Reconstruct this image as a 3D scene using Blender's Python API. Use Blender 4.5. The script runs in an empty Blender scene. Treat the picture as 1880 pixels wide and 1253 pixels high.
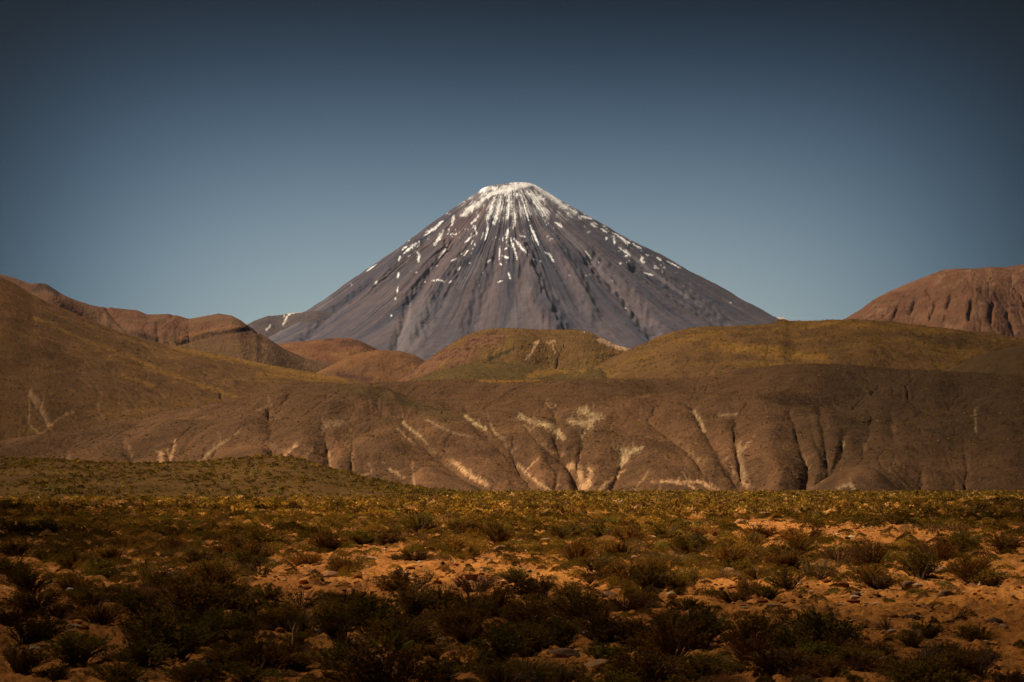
# A snow-streaked volcano behind dry hills and a shrub desert.
# ---- tunables: sky falloff, tints, soil colours
SKY_AX, SKY_AZ = 5.0, 6.05
SKY_HI, SKY_LO = 0.82, 0.004
SKY_TOP = (0.68, 0.88, 0.92, 1)
SKY_BOT = (1.33, 1.08, 0.77, 1)
SOIL_A = (0.33, 0.125, 0.028)
SOIL_B = (0.50, 0.20, 0.044)
SOIL_C = (0.17, 0.055, 0.016)
FIELD = (0.17, 0.092, 0.020)
HILL_DIM = (0.62, 0.545, 0.495)        # overall albedo of the hills

CARVE = 0.12            # how deep the drawn gullies are cut
SPUR = 0.2             # how far the drawn spurs stand out
HAZE = 0.000006
PUFF_Z, PUFF_L, PUFF_R, PUFF_N = 2600.0, 1.15, 0.95, 0.06  # added unseen shade puffs: height, then cover left, right and near
SHADE_L, SHADE_R = 0.55, 0.55

import bpy, math, random
import numpy as np

C = bpy.context.scene.collection
rng = np.random.default_rng(7)
random.seed(7)

# ------------------------------------------------------------------ camera, sky, sun, exposure
FPX, CX, CY, EYE_Y, HC = 4240.0, 940.0, 626.5, 893.0, 2.5
PITCH = math.atan((EYE_Y - CY) / FPX)
cam = bpy.data.cameras.new('camera')
cam.sensor_width = 36.0
cam.lens = 36.0 * FPX / 1880.0
cam.clip_start, cam.clip_end = 0.5, 120000.0
cam.dof.use_dof = True
cam.dof.focus_distance = 110.0
cam.dof.aperture_fstop = 8.0
cam_ob = bpy.data.objects.new('camera', cam)
C.objects.link(cam_ob)
cam_ob.location = (0, 0, HC)
cam_ob.rotation_euler = (math.pi / 2 + PITCH, 0, 0)
sc = bpy.context.scene
sc.camera = cam_ob
sc.view_settings.view_transform = 'Standard'
sc.view_settings.look = 'None'
sc.view_settings.exposure = 0.6
sc.view_settings.gamma = 1.0
sc.render.engine = 'CYCLES'
sc.cycles.max_bounces = 6
sc.cycles.diffuse_bounces = 2
sc.cycles.volume_bounces = 0
sc.cycles.transparent_max_bounces = 4

SUN_EL = math.radians(52)
SUN_AZ = math.radians(-68)            # clockwise from +Y (the view direction): the sun stands to the left, beyond the plain
sdir = np.array([math.sin(SUN_AZ) * math.cos(SUN_EL), math.cos(SUN_AZ) * math.cos(SUN_EL), math.sin(SUN_EL)])
sun = bpy.data.lights.new('sun', 'SUN')
sun.energy = 4.8
sun.angle = math.radians(0.5)
sun.color = (1.0, 0.83, 0.62)
sun_ob = bpy.data.objects.new('sun', sun)
C.objects.link(sun_ob)
from mathutils import Vector
sun_ob.rotation_euler = Vector(sdir).to_track_quat('Z', 'Y').to_euler()
sun_ob.location = (-300, 100, 400)

world = bpy.data.worlds.new('World')
sc.world = world
world.use_nodes = True
nt = world.node_tree
nt.nodes.clear()
N = nt.nodes.new
L = nt.links.new
out = N('ShaderNodeOutputWorld')
bg = N('ShaderNodeBackground')
sky = N('ShaderNodeTexSky')
sky.sky_type = 'NISHITA'
sky.sun_disc = False
sky.sun_elevation = SUN_EL
sky.sun_rotation = SUN_AZ
sky.altitude = 4300
sky.air_density = 1.0
sky.dust_density = 0.6
sky.ozone_density = 1.6
# lens-vignette darkening put into the sky colour, upward and to both sides
tc = N('ShaderNodeTexCoord')
sep = N('ShaderNodeSeparateXYZ')
L(tc.outputs['Generated'], sep.inputs[0])
def M(op, a, b=None, c=None):
    n = N('ShaderNodeMath'); n.operation = op
    for i, v in enumerate((a, b, c)):
        if v is None: continue
        if isinstance(v, (int, float)): n.inputs[i].default_value = v
        else: L(v, n.inputs[i])
    return n.outputs[0]
zz = M('MAXIMUM', sep.outputs['Z'], 0.0)
ex = M('MULTIPLY', sep.outputs['X'], SKY_AX)
ez = M('MULTIPLY', zz, SKY_AZ)
q = M('ADD', M('POWER', M('ABSOLUTE', ex), 4.0), M('POWER', ez, 4.0))
vignette = M('EXPONENT', M('MULTIPLY', q, -1.0))
fac = M('ADD', M('ADD', M('MULTIPLY', vignette, SKY_HI), SKY_LO), M('MULTIPLY', M('POWER', zz, 2.0), 0.14))
tint = N('ShaderNodeMix'); tint.data_type = 'RGBA'
L(vignette, tint.inputs['Factor'])
tint.inputs['A'].default_value = SKY_TOP
tint.inputs['B'].default_value = SKY_BOT
mul = N('ShaderNodeVectorMath'); mul.operation = 'MULTIPLY'
L(sky.outputs[0], mul.inputs[0]); L(tint.outputs['Result'], mul.inputs[1])
sc2 = N('ShaderNodeVectorMath'); sc2.operation = 'SCALE'
L(mul.outputs[0], sc2.inputs[0]); L(fac, sc2.inputs['Scale'])
L(sc2.outputs[0], bg.inputs['Color'])
bg.inputs['Strength'].default_value = 0.06
L(bg.outputs[0], out.inputs['Surface'])

# ------------------------------------------------------------------ helpers
cp, sp_ = math.cos(PITCH), math.sin(PITCH)
def tdir(x, y):
    """photo point -> slopes (X/Y, (Z-HC)/Y) of the line of sight"""
    x = np.asarray(x, float); y = np.asarray(y, float)
    rx = (x - CX) / FPX; ru = -(y - CY) / FPX
    Y = cp - ru * sp_; Z = sp_ + ru * cp
    return rx / Y, Z / Y
def project(X, Y, Z):
    Zr = Z - HC
    f = Y * cp + Zr * sp_
    u = -Y * sp_ + Zr * cp
    return CX + FPX * X / f, CY - FPX * u / f
def ground_at(x, y):
    tx, tz = tdir(x, y)
    d = -HC / tz
    return tx * d, d

def _hash(ix, iy, seed):
    h = (ix.astype(np.int64) * 374761393 + iy.astype(np.int64) * 668265263 + seed * 1442695041) & 0xffffffff
    h = ((h ^ (h >> 13)) * 1274126177) & 0xffffffff
    return ((h ^ (h >> 16)) & 0xffff) / 65535.0
def noise(x, y, seed=0):
    """gradient noise, about -1..1"""
    x0 = np.floor(x); y0 = np.floor(y)
    fx = x - x0; fy = y - y0
    ix = x0.astype(np.int64); iy = y0.astype(np.int64)
    u = fx * fx * fx * (fx * (fx * 6 - 15) + 10); v = fy * fy * fy * (fy * (fy * 6 - 15) + 10)
    def g(dx, dy):
        a = _hash(ix + dx, iy + dy, seed) * 2 * np.pi
        return np.cos(a) * (fx - dx) + np.sin(a) * (fy - dy)
    return 1.4 * ((g(0, 0) * (1 - u) + g(1, 0) * u) * (1 - v) + (g(0, 1) * (1 - u) + g(1, 1) * u) * v)
def fbm(x, y, seed=0, octv=5, gain=0.5, lac=2.03):
    s = 0; a = 1; n = 0
    for o in range(octv):
        s = s + a * noise(x, y, seed + o * 17); n += a
        x = x * lac + 3.7; y = y * lac - 1.3; a *= gain
    return s / n
def ridged(x, y, seed=0, octv=4, gain=0.5):
    s = 0; a = 1; n = 0
    for o in range(octv):
        s = s + a * (1 - np.abs(noise(x, y, seed + o * 31))); n += a
        x = x * 2.1 + 1.7; y = y * 2.1 + 5.1; a *= gain
    return s / n
def sstep(a, b, x):
    t = np.clip((x - a) / (b - a), 0, 1)
    return t * t * (3 - 2 * t)
def gsmooth(a, s):
    r = int(3 * s) + 1
    k = np.exp(-0.5 * (np.arange(-r, r + 1) / s) ** 2); k /= k.sum()
    return np.convolve(np.pad(a, r, mode='edge'), k, mode='valid')
def seg_dist(px, py, pts, wscale=None):
    """distance of points to a polyline"""
    d = np.full(px.shape, 1e9)
    for (ax, ay), (bx, by) in zip(pts[:-1], pts[1:]):
        vx, vy = bx - ax, by - ay
        t = np.clip(((px - ax) * vx + (py - ay) * vy) / (vx * vx + vy * vy + 1e-9), 0, 1)
        d = np.minimum(d, np.hypot(px - ax - t * vx, py - ay - t * vy))
    return d
def seg_dist_t(px, py, pts):
    """distance to a polyline and how far along it (0..1) the nearest point lies"""
    d = np.full(px.shape, 1e9); tt = np.zeros(px.shape); n = len(pts) - 1
    for i, ((ax, ay), (bx, by)) in enumerate(zip(pts[:-1], pts[1:])):
        vx, vy = bx - ax, by - ay
        t = np.clip(((px - ax) * vx + (py - ay) * vy) / (vx * vx + vy * vy + 1e-9), 0, 1)
        e = np.hypot(px - ax - t * vx, py - ay - t * vy)
        tt = np.where(e < d, (i + t) / n, tt); d = np.minimum(d, e)
    return d, tt
def Zm(x0, y0, s):
    return lambda pts: [(x0 + a / s, y0 + b / s) for a, b in pts]
z1 = Zm(440, 310, 3.357); z2 = Zm(920, 310, 3.357); z3 = Zm(0, 480, 2.848)
z4 = Zm(620, 560, 2.9375); z5 = Zm(1240, 470, 2.784)

def tag(o, label=None, cat=None, group=None, kind=None):
    if label: o['label'] = label
    if cat: o['category'] = cat
    if group: o['group'] = group
    if kind: o['kind'] = kind
    return o
def mesh_obj(name, V, F, mat=None, parent=None, smooth=False, col=None, link=True, attr='albedo'):
    V = np.ascontiguousarray(V, np.float32); F = np.ascontiguousarray(F, np.int32)
    me = bpy.data.meshes.new(name)
    me.vertices.add(len(V)); me.vertices.foreach_set('co', V.ravel())
    k = F.shape[1]
    me.loops.add(F.size); me.loops.foreach_set('vertex_index', F.ravel())
    me.polygons.add(len(F)); me.polygons.foreach_set('loop_start', np.arange(0, F.size, k, dtype=np.int32))
    me.update(calc_edges=True)
    me.polygons.foreach_set('use_smooth', np.full(len(F), smooth))
    if col is not None:
        a = me.attributes.new(attr, 'FLOAT_COLOR', 'POINT')
        c = np.ones((len(V), 4), np.float32); c[:, :3] = col
        a.data.foreach_set('color', c.ravel())
    if mat: me.materials.append(mat)
    if not link: return me
    o = bpy.data.objects.new(name, me); C.objects.link(o)
    if parent: o.parent = parent
    return o
def grid_faces(nr, nc):
    i = np.arange(nr * nc).reshape(nr, nc)
    return np.stack([i[:-1, :-1], i[:-1, 1:], i[1:, 1:], i[1:, :-1]], -1).reshape(-1, 4)

def erode(X, Y, Z, n, k, diff, wrap=False):
    """running water cuts gullies into a grid of heights (steepest descent, stream power)"""
    nr, nc = Z.shape
    idx = np.arange(nr * nc).reshape(nr, nc)
    dx = np.hypot(np.gradient(X, axis=1), np.gradient(Y, axis=1)); dy = np.hypot(np.gradient(X, axis=0), np.gradient(Y, axis=0))
    area = (dx * dy).ravel()
    nb = [(-1, -1), (-1, 0), (-1, 1), (0, -1), (0, 1), (1, -1), (1, 0), (1, 1)]
    def sh(a, d, fill):
        b = np.full_like(a, fill)
        ys, yd = (slice(max(d[0], 0), nr + min(d[0], 0)), slice(max(-d[0], 0), nr + min(-d[0], 0)))
        xs, xd = (slice(max(d[1], 0), nc + min(d[1], 0)), slice(max(-d[1], 0), nc + min(-d[1], 0)))
        b[yd, xd] = a[ys, xs]
        return b
    dist = [np.hypot(sh(X, d, 1e9) - X, sh(Y, d, 1e9) - Y) + 1e-6 for d in nb]
    ids = [sh(idx, d, 0) for d in nb]
    acc = None
    for it in range(n):
        best = np.zeros_like(Z); rec = idx.copy(); zr = Z.copy()
        for d, ds, ii in zip(nb, dist, ids):
            zn = sh(Z, d, 1e9)
            s = (Z - zn) / ds
            m = s > best
            best = np.where(m, s, best); rec = np.where(m, ii, rec); zr = np.where(m, zn, zr)
        order = np.argsort(-Z.ravel(), kind='stable').tolist()
        r = rec.ravel().tolist(); A = area.tolist()
        for i in order:
            j = r[i]
            if j != i: A[j] += A[i]
        acc = np.array(A).reshape(nr, nc)
        dz = np.minimum(0.45 * (Z - zr), k * np.sqrt(acc) * best)
        Z = Z - dz
        lap = np.zeros_like(Z)
        lap[1:-1, 1:-1] = 0.25 * (Z[:-2, 1:-1] + Z[2:, 1:-1] + Z[1:-1, :-2] + Z[1:-1, 2:]) - Z[1:-1, 1:-1]
        Z = Z + diff * lap
    return Z, acc

# ------------------------------------------------------------------ materials
def new_mat(name):
    m = bpy.data.materials.new(name); m.use_nodes = True
    t = m.node_tree; t.nodes.clear()
    return m, t
def terrain_mat(name, bump_scale, bump_dist, var_scale, var=0.35, rough=0.95, fine=None, spec=0.05):
    m, t = new_mat(name)
    n = t.nodes.new; l = t.links.new
    o = n('ShaderNodeOutputMaterial'); p = n('ShaderNodeBsdfPrincipled')
    p.inputs['Roughness'].default_value = rough; p.inputs['Specular IOR Level'].default_value = spec
    at = n('ShaderNodeAttribute'); at.attribute_name = 'albedo'
    g = n('ShaderNodeNewGeometry')
    nz = n('ShaderNodeTexNoise'); nz.inputs['Scale'].default_value = var_scale; nz.inputs['Detail'].default_value = 6; nz.inputs['Roughness'].default_value = 0.65
    l(g.outputs['Position'], nz.inputs['Vector'])
    mr = n('ShaderNodeMapRange'); mr.inputs['From Min'].default_value = 0.3; mr.inputs['From Max'].default_value = 0.7
    mr.inputs['To Min'].default_value = 1 - var; mr.inputs['To Max'].default_value = 1 + var
    l(nz.outputs['Fac'], mr.inputs['Value'])
    sc_ = n('ShaderNodeVectorMath'); sc_.operation = 'SCALE'
    l(at.outputs['Color'], sc_.inputs[0]); l(mr.outputs['Result'], sc_.inputs['Scale'])
    l(sc_.outputs[0], p.inputs['Base Color'])
    b1 = n('ShaderNodeTexNoise'); b1.inputs['Scale'].default_value = bump_scale; b1.inputs['Detail'].default_value = 5; b1.inputs['Roughness'].default_value = 0.6
    l(g.outputs['Position'], b1.inputs['Vector'])
    bp = n('ShaderNodeBump'); bp.inputs['Strength'].default_value = 0.8; bp.inputs['Distance'].default_value = bump_dist
    l(b1.outputs['Fac'], bp.inputs['Height'])
    l(bp.outputs[0], p.inputs['Normal'])
    l(p.outputs[0], o.inputs['Surface'])
    return m
def leaf_mat(name, base, tip, transl=0.25):
    """colour runs with each leaf's own random number and varies from plant to plant"""
    m, t = new_mat(name)
    n = t.nodes.new; l = t.links.new
    o = n('ShaderNodeOutputMaterial')
    at = n('ShaderNodeAttribute'); at.attribute_name = 'leaf'
    sx = n('ShaderNodeSeparateColor'); l(at.outputs['Color'], sx.inputs[0])
    mx = n('ShaderNodeMix'); mx.data_type = 'RGBA'
    mx.inputs['A'].default_value = (*base, 1); mx.inputs['B'].default_value = (*tip, 1)
    l(sx.outputs[0], mx.inputs['Factor'])
    oi = n('ShaderNodeObjectInfo')
    hs = n('ShaderNodeHueSaturation')
    l(mx.outputs['Result'], hs.inputs['Color'])
    mr = n('ShaderNodeMapRange'); mr.inputs['To Min'].default_value = 0.6; mr.inputs['To Max'].default_value = 1.35
    l(oi.outputs['Random'], mr.inputs['Value']); l(mr.outputs['Result'], hs.inputs['Value'])
    mr2 = n('ShaderNodeMapRange'); mr2.inputs['To Min'].default_value = 0.47; mr2.inputs['To Max'].default_value = 0.515
    wn = n('ShaderNodeMath'); wn.operation = 'FRACT'
    w7 = n('ShaderNodeMath'); w7.operation = 'MULTIPLY'; w7.inputs[1].default_value = 7.31
    l(oi.outputs['Random'], w7.inputs[0]); l(w7.outputs[0], wn.inputs[0]); l(wn.outputs[0], mr2.inputs['Value'])
    l(mr2.outputs['Result'], hs.inputs['Hue'])
    d = n('ShaderNodeBsdfDiffuse'); tr = n('ShaderNodeBsdfTranslucent'); ms = n('ShaderNodeMixShader')
    ms.inputs[0].default_value = transl
    l(hs.outputs[0], d.inputs[0]); l(hs.outputs[0], tr.inputs[0]); l(d.outputs[0], ms.inputs[1]); l(tr.outputs[0], ms.inputs[2])
    l(ms.outputs[0], o.inputs['Surface'])
    return m

# ------------------------------------------------------------------ ground: one sheet out to the horizon
def ground_height(X, Y):
    near = np.clip(1 - (Y - 300) / 700, 0, 1)
    z = 0.10 * fbm(X / 9, Y / 14, 3, 3) * near
    return z
def ground_detail(X, Y):
    """crusts, ledges and lumps of the dry soil"""
    w = 0.6 * fbm(X / 1.3, Y / 1.3, 11, 3)
    t = fbm(X / 2.6 + w * 0.5, Y / 3.4 + w * 0.3, 21, 4) * 3.0
    st = np.floor(t); fr = t - st
    ledge = (st + sstep(0.72, 0.98, fr)) * 0.07
    lump = np.maximum(0, fbm(X / 0.55, Y / 0.7, 41, 3)) ** 1.3 * 0.24
    fine = (ridged(X / 0.30, Y / 0.5, 61, 3) - 0.7) * 0.10
    fade = np.clip(1 - (Y - 90) / 160, 0, 1)
    return (ledge + lump + fine) * fade, t, lump
def build_ground():
    inv = np.concatenate([1 / np.array([3.0, 6, 10, 14, 18, 21, 23.5]), np.linspace(1 / 25.0, 1 / 900.0, 520), 1 / np.array([1100., 1500, 2200, 3500, 6000, 12000, 30000, 60000])])
    d = 1 / inv
    tx = np.concatenate([-np.array([8, 4, 2, 1.2, .8, .5]), np.linspace(-0.44, -0.272, 110), np.linspace(-0.27, 0.27, 1000), np.linspace(0.272, 0.44, 110), np.array([.5, .8, 1.2, 2, 4, 8])])
    X = d[:, None] * tx[None]; Y = np.repeat(d[:, None], len(tx), 1)
    det, t, lump = ground_detail(X, Y)
    Z = ground_height(X, Y) + det
    far = sstep(900, 1300, Y)
    Z = Z - far * 2.0
    n1 = fbm(X / 2.2, Y / 3.0, 5, 4); n2 = fbm(X / 18, Y / 26, 9, 3); n3 = fbm(X / 0.35, Y / 0.45, 77, 3)
    c1 = np.array(SOIL_A); c2 = np.array(SOIL_B); c3 = np.array(SOIL_C)
    a = sstep(-0.35, 0.4, n1)[..., None]; b = sstep(0.0, 0.5, n2 + 0.4 * n3)[..., None]
    col = c1 * (1 - a) + c2 * a
    col = col * (1 - 0.45 * b) + c3 * 0.45 * b
    col = col * (1 + 0.35 * n3[..., None])
    crust = sstep(0.12, 0.42, fbm(X / 0.9 + 4, Y / 1.3, 88, 4) + 0.25 * n3)[..., None]
    col = col * (1 - 0.62 * crust) + np.array((0.085, 0.040, 0.018)) * 0.62 * crust
    fo = np.array(FIELD)
    fd = sstep(150, 500, Y)[..., None]
    col = col * (1 - fd) + fo * (1 + 0.4 * n1[..., None]) * fd
    m = terrain_mat('dry_soil', 22.0, 0.05, 16.0, 0.5)
    o = mesh_obj('ground', np.stack([X, Y, Z], -1).reshape(-1, 3), grid_faces(len(d), len(tx)), m, smooth=True, col=np.clip(col, 0.004, 0.9).reshape(-1, 3))
    tag(o, 'flat orange brown stony desert plain covered with low shrubs', 'ground', kind='structure')
    return o

# ------------------------------------------------------------------ hills
HILLS = {}
def hill(name, ridge, D, Df, cols, rows, label, cat, prof=1.7, foot_z=-2.0, rough=1.0, rscale=60., ero=(20, 0.02, 0.05), back=0.5,
         txr=(-0.262, 0.262), carve=(), colour=None, mat=None, dwob=0.06, fit=True, seed=1, jag=0.0, grain_h=0.30, lobes=0.0, smooth=None, valleys=()):
    """a hill whose crest runs along the given skyline at distance D and whose foot lies at distance Df; a real slope between, its back beyond"""
    tx = np.linspace(txr[0], txr[1], cols)
    rx, ry = zip(*ridge)
    rtx, rtz = tdir(np.array(rx), np.array(ry))
    tz = np.interp(tx, rtx, rtz)
    tz = gsmooth(tz, smooth or max(1.0, cols / 420.0))
    Dr = D * (1 + dwob * fbm(tx * 14, tx * 0 + seed, seed + 5, 3))
    Dft = Df * (1 + 0.5 * dwob * fbm(tx * 18, tx * 0 + 9 + seed, seed + 6, 3))
    zr = np.maximum(tz * Dr + HC, foot_z + 0.4)
    nb = max(6, int(rows * 0.14))
    v = np.concatenate([np.linspace(0, 1, rows - nb), 1 + np.linspace(0, 1, nb + 1)[1:] ** 1.3 * back])
    Yd = np.where(v[:, None] <= 1, Dft[None] + (Dr - Dft)[None] * v[:, None], Dr[None] + (D - Df) * (v[:, None] - 1))
    X = Yd * tx[None]; Y = Yd
    vv = np.minimum(v, 1)
    p = 1 - (1 - vv) ** prof
    p = p * sstep(0, 0.12, vv) ** 0.3
    after = np.where(v > 1, 1 - sstep(0, back, v - 1) * 0.8, 1.0)
    rel = (zr - foot_z)[None]
    Z = foot_z + rel * (p * after)[:, None]
    env = (np.sin(np.pi * np.clip(vv, 0, 1)) * 0.8 + 0.2 * vv)[:, None]
    hs = np.clip(rel / rel.max(), 0.05, 1)
    # spurs and hollows: noise stretched down the slope
    wx = X / rscale + 0.85 * fbm(X / (rscale * 1.5), Y / (rscale * 2.5), seed + 40, 3)
    Z = Z + rough * env * hs ** 0.5 * ((ridged(wx, Y / (rscale * 3.2), seed, 4) - 0.72) * 0.55 + 0.55 * fbm(X / (rscale * 1.6), Y / (rscale * 1.6), seed + 3, 6)) * rscale * 0.16
    if lobes:
        Z = Z + lobes * env * (fbm((X + 0.7 * Y) / 150, (Y - 0.3 * X) / 420, seed + 60, 3) + 0.6 * fbm((X - 0.5 * Y) / 90, (Y + 0.3 * X) / 300, seed + 64, 3))
    def fitit(Z, s):
        ang = np.max((Z - HC) / Y, 0)
        k = gsmooth((tz - ang), s)
        tgt = (Z - HC) / Y + k[None] * p[:, None] * np.where(v > 1, 1, 1)[:, None]
        return tgt * Y + HC
    if fit:
        Z = fitit(Z, 12)
    PX, PY = project(X, Y, Z)
    cut = np.zeros(X.shape)
    for pts, w, dep in carve:
        xs = [q[0] for q in pts]; ys = [q[1] for q in pts]
        msk = (PX > min(xs) - 4 * w) & (PX < max(xs) + 4 * w) & (PY > min(ys) - 4 * w) & (PY < max(ys) + 4 * w)
        if not msk.any(): continue
        wob = 0.5 * w * noise(PX[msk] / (2.2 * w), PY[msk] / (2.2 * w), 91)
        d = seg_dist(PX[msk] + wob, PY[msk], pts)
        w = w * (0.8 if dep > 0 else 1.35)
        if dep > 0: cut[msk] = np.maximum(cut[msk], CARVE * dep * np.exp(-(d / w) ** 2))
        else: Z[msk] -= SPUR * dep * np.exp(-(d / w) ** 2)
    Z = Z - cut
    deep = np.zeros(X.shape)
    for pts, w, dep in valleys:                            # V-shaped side valleys; what stands between them is a rounded spur
        wob = 0.35 * w * noise(PX / 30, PY / 40, 93) + 0.12 * w * noise(PX / 9, PY / 12, 94)
        d, t = seg_dist_t(PX + wob, PY, pts)
        deep = np.maximum(deep, 0.82 * dep * (0.12 + 0.88 * t ** 0.8) * np.exp(-np.sqrt(d * d + 4) / w))
    Z = Z - deep
    acc = None
    if ero:
        Z, acc = erode(X, Y, Z, *ero)
    if fit:
        Z = fitit(Z, 7 if not jag else 3)
    g = D * 0.0008                                        # stones, clumps and broken ground about a metre or two across
    grain = fbm(X / g, Y / (2.2 * g), seed + 400, 3)
    if grain_h: Z = Z + g * grain_h * grain * sstep(0.02, 0.1, vv)[:, None]
    PX, PY = project(X, Y, Z)
    gy = np.gradient(Z, axis=0) / (np.gradient(Y, axis=0) + 1e-6); gx = np.gradient(Z, axis=1) / (np.gradient(X, axis=1) + 1e-6)
    slope = np.hypot(gx, gy)
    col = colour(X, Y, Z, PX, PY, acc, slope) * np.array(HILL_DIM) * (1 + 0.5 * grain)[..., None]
    o = mesh_obj(name, np.stack([X, Y, Z], -1).reshape(-1, 3), grid_faces(len(v), cols), mat, smooth=True, col=np.clip(col, 0.004, 0.9).reshape(-1, 3))
    tag(o, label, cat, kind='structure')
    HILLS[o.name] = (X, Y, Z, PX, PY, tx, v)
    return o
def lerp(a, b, m):
    return a * (1 - m[..., None]) + np.asarray(b) * m[..., None]
def stroke_mask(PX, PY, strokes, warp=0.7, soft=0.45, seed=3, taper=False, fine=2.4):
    """ragged streaks and patches: (points, width, strength)"""
    m = np.zeros(PX.shape)
    for i, (pts, w, s) in enumerate(strokes):
        xs = [q[0] for q in pts]; ys = [q[1] for q in pts]
        k = (PX > min(xs) - 3 * w) & (PX < max(xs) + 3 * w) & (PY > min(ys) - 3 * w) & (PY < max(ys) + 3 * w)
        if not k.any(): continue
        x, y = PX[k], PY[k]
        d = seg_dist(x, y, pts) if len(pts) > 1 else np.hypot(x - pts[0][0], y - pts[0][1])
        if taper and len(pts) > 1:
            L_ = math.hypot(pts[-1][0] - pts[0][0], pts[-1][1] - pts[0][1]) * 0.5 + 1e-6
            m_ = 0.5 * (np.array(pts[0]) + np.array(pts[-1]))
            d = d + w * 0.42 * np.clip(np.hypot(x - m_[0], y - m_[1]) / L_, 0, 1.3) ** 2
        d = d + warp * w * (noise(x / max(w * 1.3, 2.), y / max(w * 1.3, 2.), seed + i) * 0.6 + noise(x / fine, y / fine, seed + 50 + i) * 0.75)
        mm = s * (1 - sstep(w * (0.55 - 0.55 * soft), w * (0.6 + 0.5 * soft), d))
        m[k] = np.maximum(m[k], mm)
    return np.clip(m, 0, 1)
SNOW = (0.82, 0.83, 0.86)
build_ground()

# ---- volcano -------------------------------------------------------------
def volcano():
    D = 11000.0
    atx, _ = tdir(938.0, 600.0)
    ax, ay = float(atx) * D, D
    left = [(938, 341), (900, 343.5), (886, 347), (872, 357), (850, 372), (800, 408), (740, 455), (690, 490), (640, 525), (600, 554), (560, 579), (520, 600), (480, 622), (430, 645), (380, 662), (250, 700), (0, 760)]
    right = [(938, 341), (958, 338), (976, 338.5), (985, 342), (1008, 356), (1040, 377), (1100, 413), (1150, 444), (1200, 470), (1250, 498), (1300, 525), (1350, 553), (1400, 580), (1440, 602), (1500, 630), (1560, 655), (1700, 700), (1950, 760)]
    def prof(pts):
        x = np.array([q[0] for q in pts], float); y = np.array([q[1] for q in pts], float)
        tx, tz = tdir(x, y)
        return np.abs(tx - atx) * D, tz * D + HC
    rl, hl = prof(left); rr, hr = prof(right)
    R = 2700.0
    th = np.concatenate([np.linspace(-np.pi - 0.12, 0.12, 1150), np.linspace(0.12, np.pi - 0.12, 90)[1:]])   # dense on the side that faces the plain
    r = np.concatenate([np.linspace(2, R * 0.80, 470), np.linspace(R * 0.80, R * 1.5, 40)[1:]])
    T, RR = np.meshgrid(th, r)
    X0, Y0 = RR * np.cos(T), RR * np.sin(T)
    w = 0.5 + 0.5 * np.cos(T)
    w = w * w * (3 - 2 * w)
    H = w * np.interp(RR, rr, hr) + (1 - w) * np.interp(RR, rl, hl)
    hn = np.clip((H - hl[-3]) / (hl[0] - hl[-3]), 0, 1)
    amp = sstep(60, 700, RR) * (0.35 + 0.65 * sstep(0.0, 0.4, hn))
    tw = T + 0.028 * fbm(X0 / 420, Y0 / 420, 71, 4)
    ribs = fbm(tw * 9, RR / 3000, 72, 4) * 20 + (ridged(tw * 16, RR / 1900, 73, 4) - 0.7) * 20
    lumps = fbm(X0 / 260, Y0 / 260, 74, 5) * 9
    H = H + amp * (ribs + lumps) + sstep(20, 300, RR) * fbm(X0 / 70, Y0 / 70, 75, 5) * 4
    X, Y = X0 + ax, Y0 + ay
    PX, PY = project(X, Y, H)
    for pts, w_, up in ((z2([(130, 520), (190, 690), (270, 860), (340, 1000)]), 15, 34), (z2([(560, 560), (760, 760), (930, 1000)]), 13, -24), (z1([(1290, 470), (1170, 640), (1060, 800), (960, 1110)]), 9, -22), (z1([(1330, 560), (1180, 800), (1060, 1000)]), 16, 22),
                        (z1([(820, 690), (600, 850), (400, 1040)]), 8, -18), (z2([(820, 610), (1200, 850), (1360, 960)]), 8, -24), (z2([(730, 470), (1000, 680), (1350, 930)]), 9, 16), (z1([(1560, 560), (1480, 800), (1420, 1000)]), 14, -18), (z2([(300, 420), (450, 640), (560, 900)]), 12, 18), (z1([(1100, 470), (980, 560), (820, 730)]), 8, 18), (z1([(1480, 240), (1290, 450)]), 9, -14)):
        d_ = seg_dist(PX, PY, pts) + 0.5 * w_ * noise(PX / 9, PY / 14, 70)
        H = H + up * np.exp(-(d_ / w_) ** 2) * (Y < ay)
    H, acc = erode(X, Y, H, 10, 0.0006, 0.06)
    H = H + (ridged(tw * 60, RR / 1600, 78, 3) - 0.7) * 5 * amp + fbm(X0 / 28, Y0 / 28, 79, 4) * 2.5 * sstep(20, 300, RR)
    PX, PY = project(X, Y, H)
    front = Y < ay + 60
    # rock: purple grey with red brown and pale scree fans
    n1 = fbm(tw * 11, RR / 1400, 81, 5); n2 = fbm(X0 / 300, Y0 / 300, 82, 5); n3 = 0.9 * fbm(tw * 44, RR / 1100, 83, 4) + 0.25 * n2
    col = np.zeros(X.shape + (3,)) + np.array((0.125, 0.098, 0.092))
    col = lerp(col, (0.17, 0.12, 0.098), sstep(-0.1, 0.45, n1 + 0.3 * n2))
    col = lerp(col, (0.080, 0.073, 0.078), sstep(0.0, 0.4, -n1 + 0.5 * n3))
    col = lerp(col, (0.19, 0.155, 0.135), 0.5 * sstep(0.1, 0.5, n3) * sstep(0.9, 0.3, hn))
    col = col * (1 + 0.22 * fbm(X0 / 60, Y0 / 60, 84, 4) + 0.25 * fbm(tw * 120, RR / 500, 90, 3))[..., None]
    col = lerp(col, (0.20, 0.125, 0.098), 0.85 * stroke_mask(PX, PY, [(z1([(1280, 450), (1400, 320), (1490, 235)]), 22, 1), (z1([(1150, 700), (1240, 560), (1300, 440)]), 16, .6)], 0.5))
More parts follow.
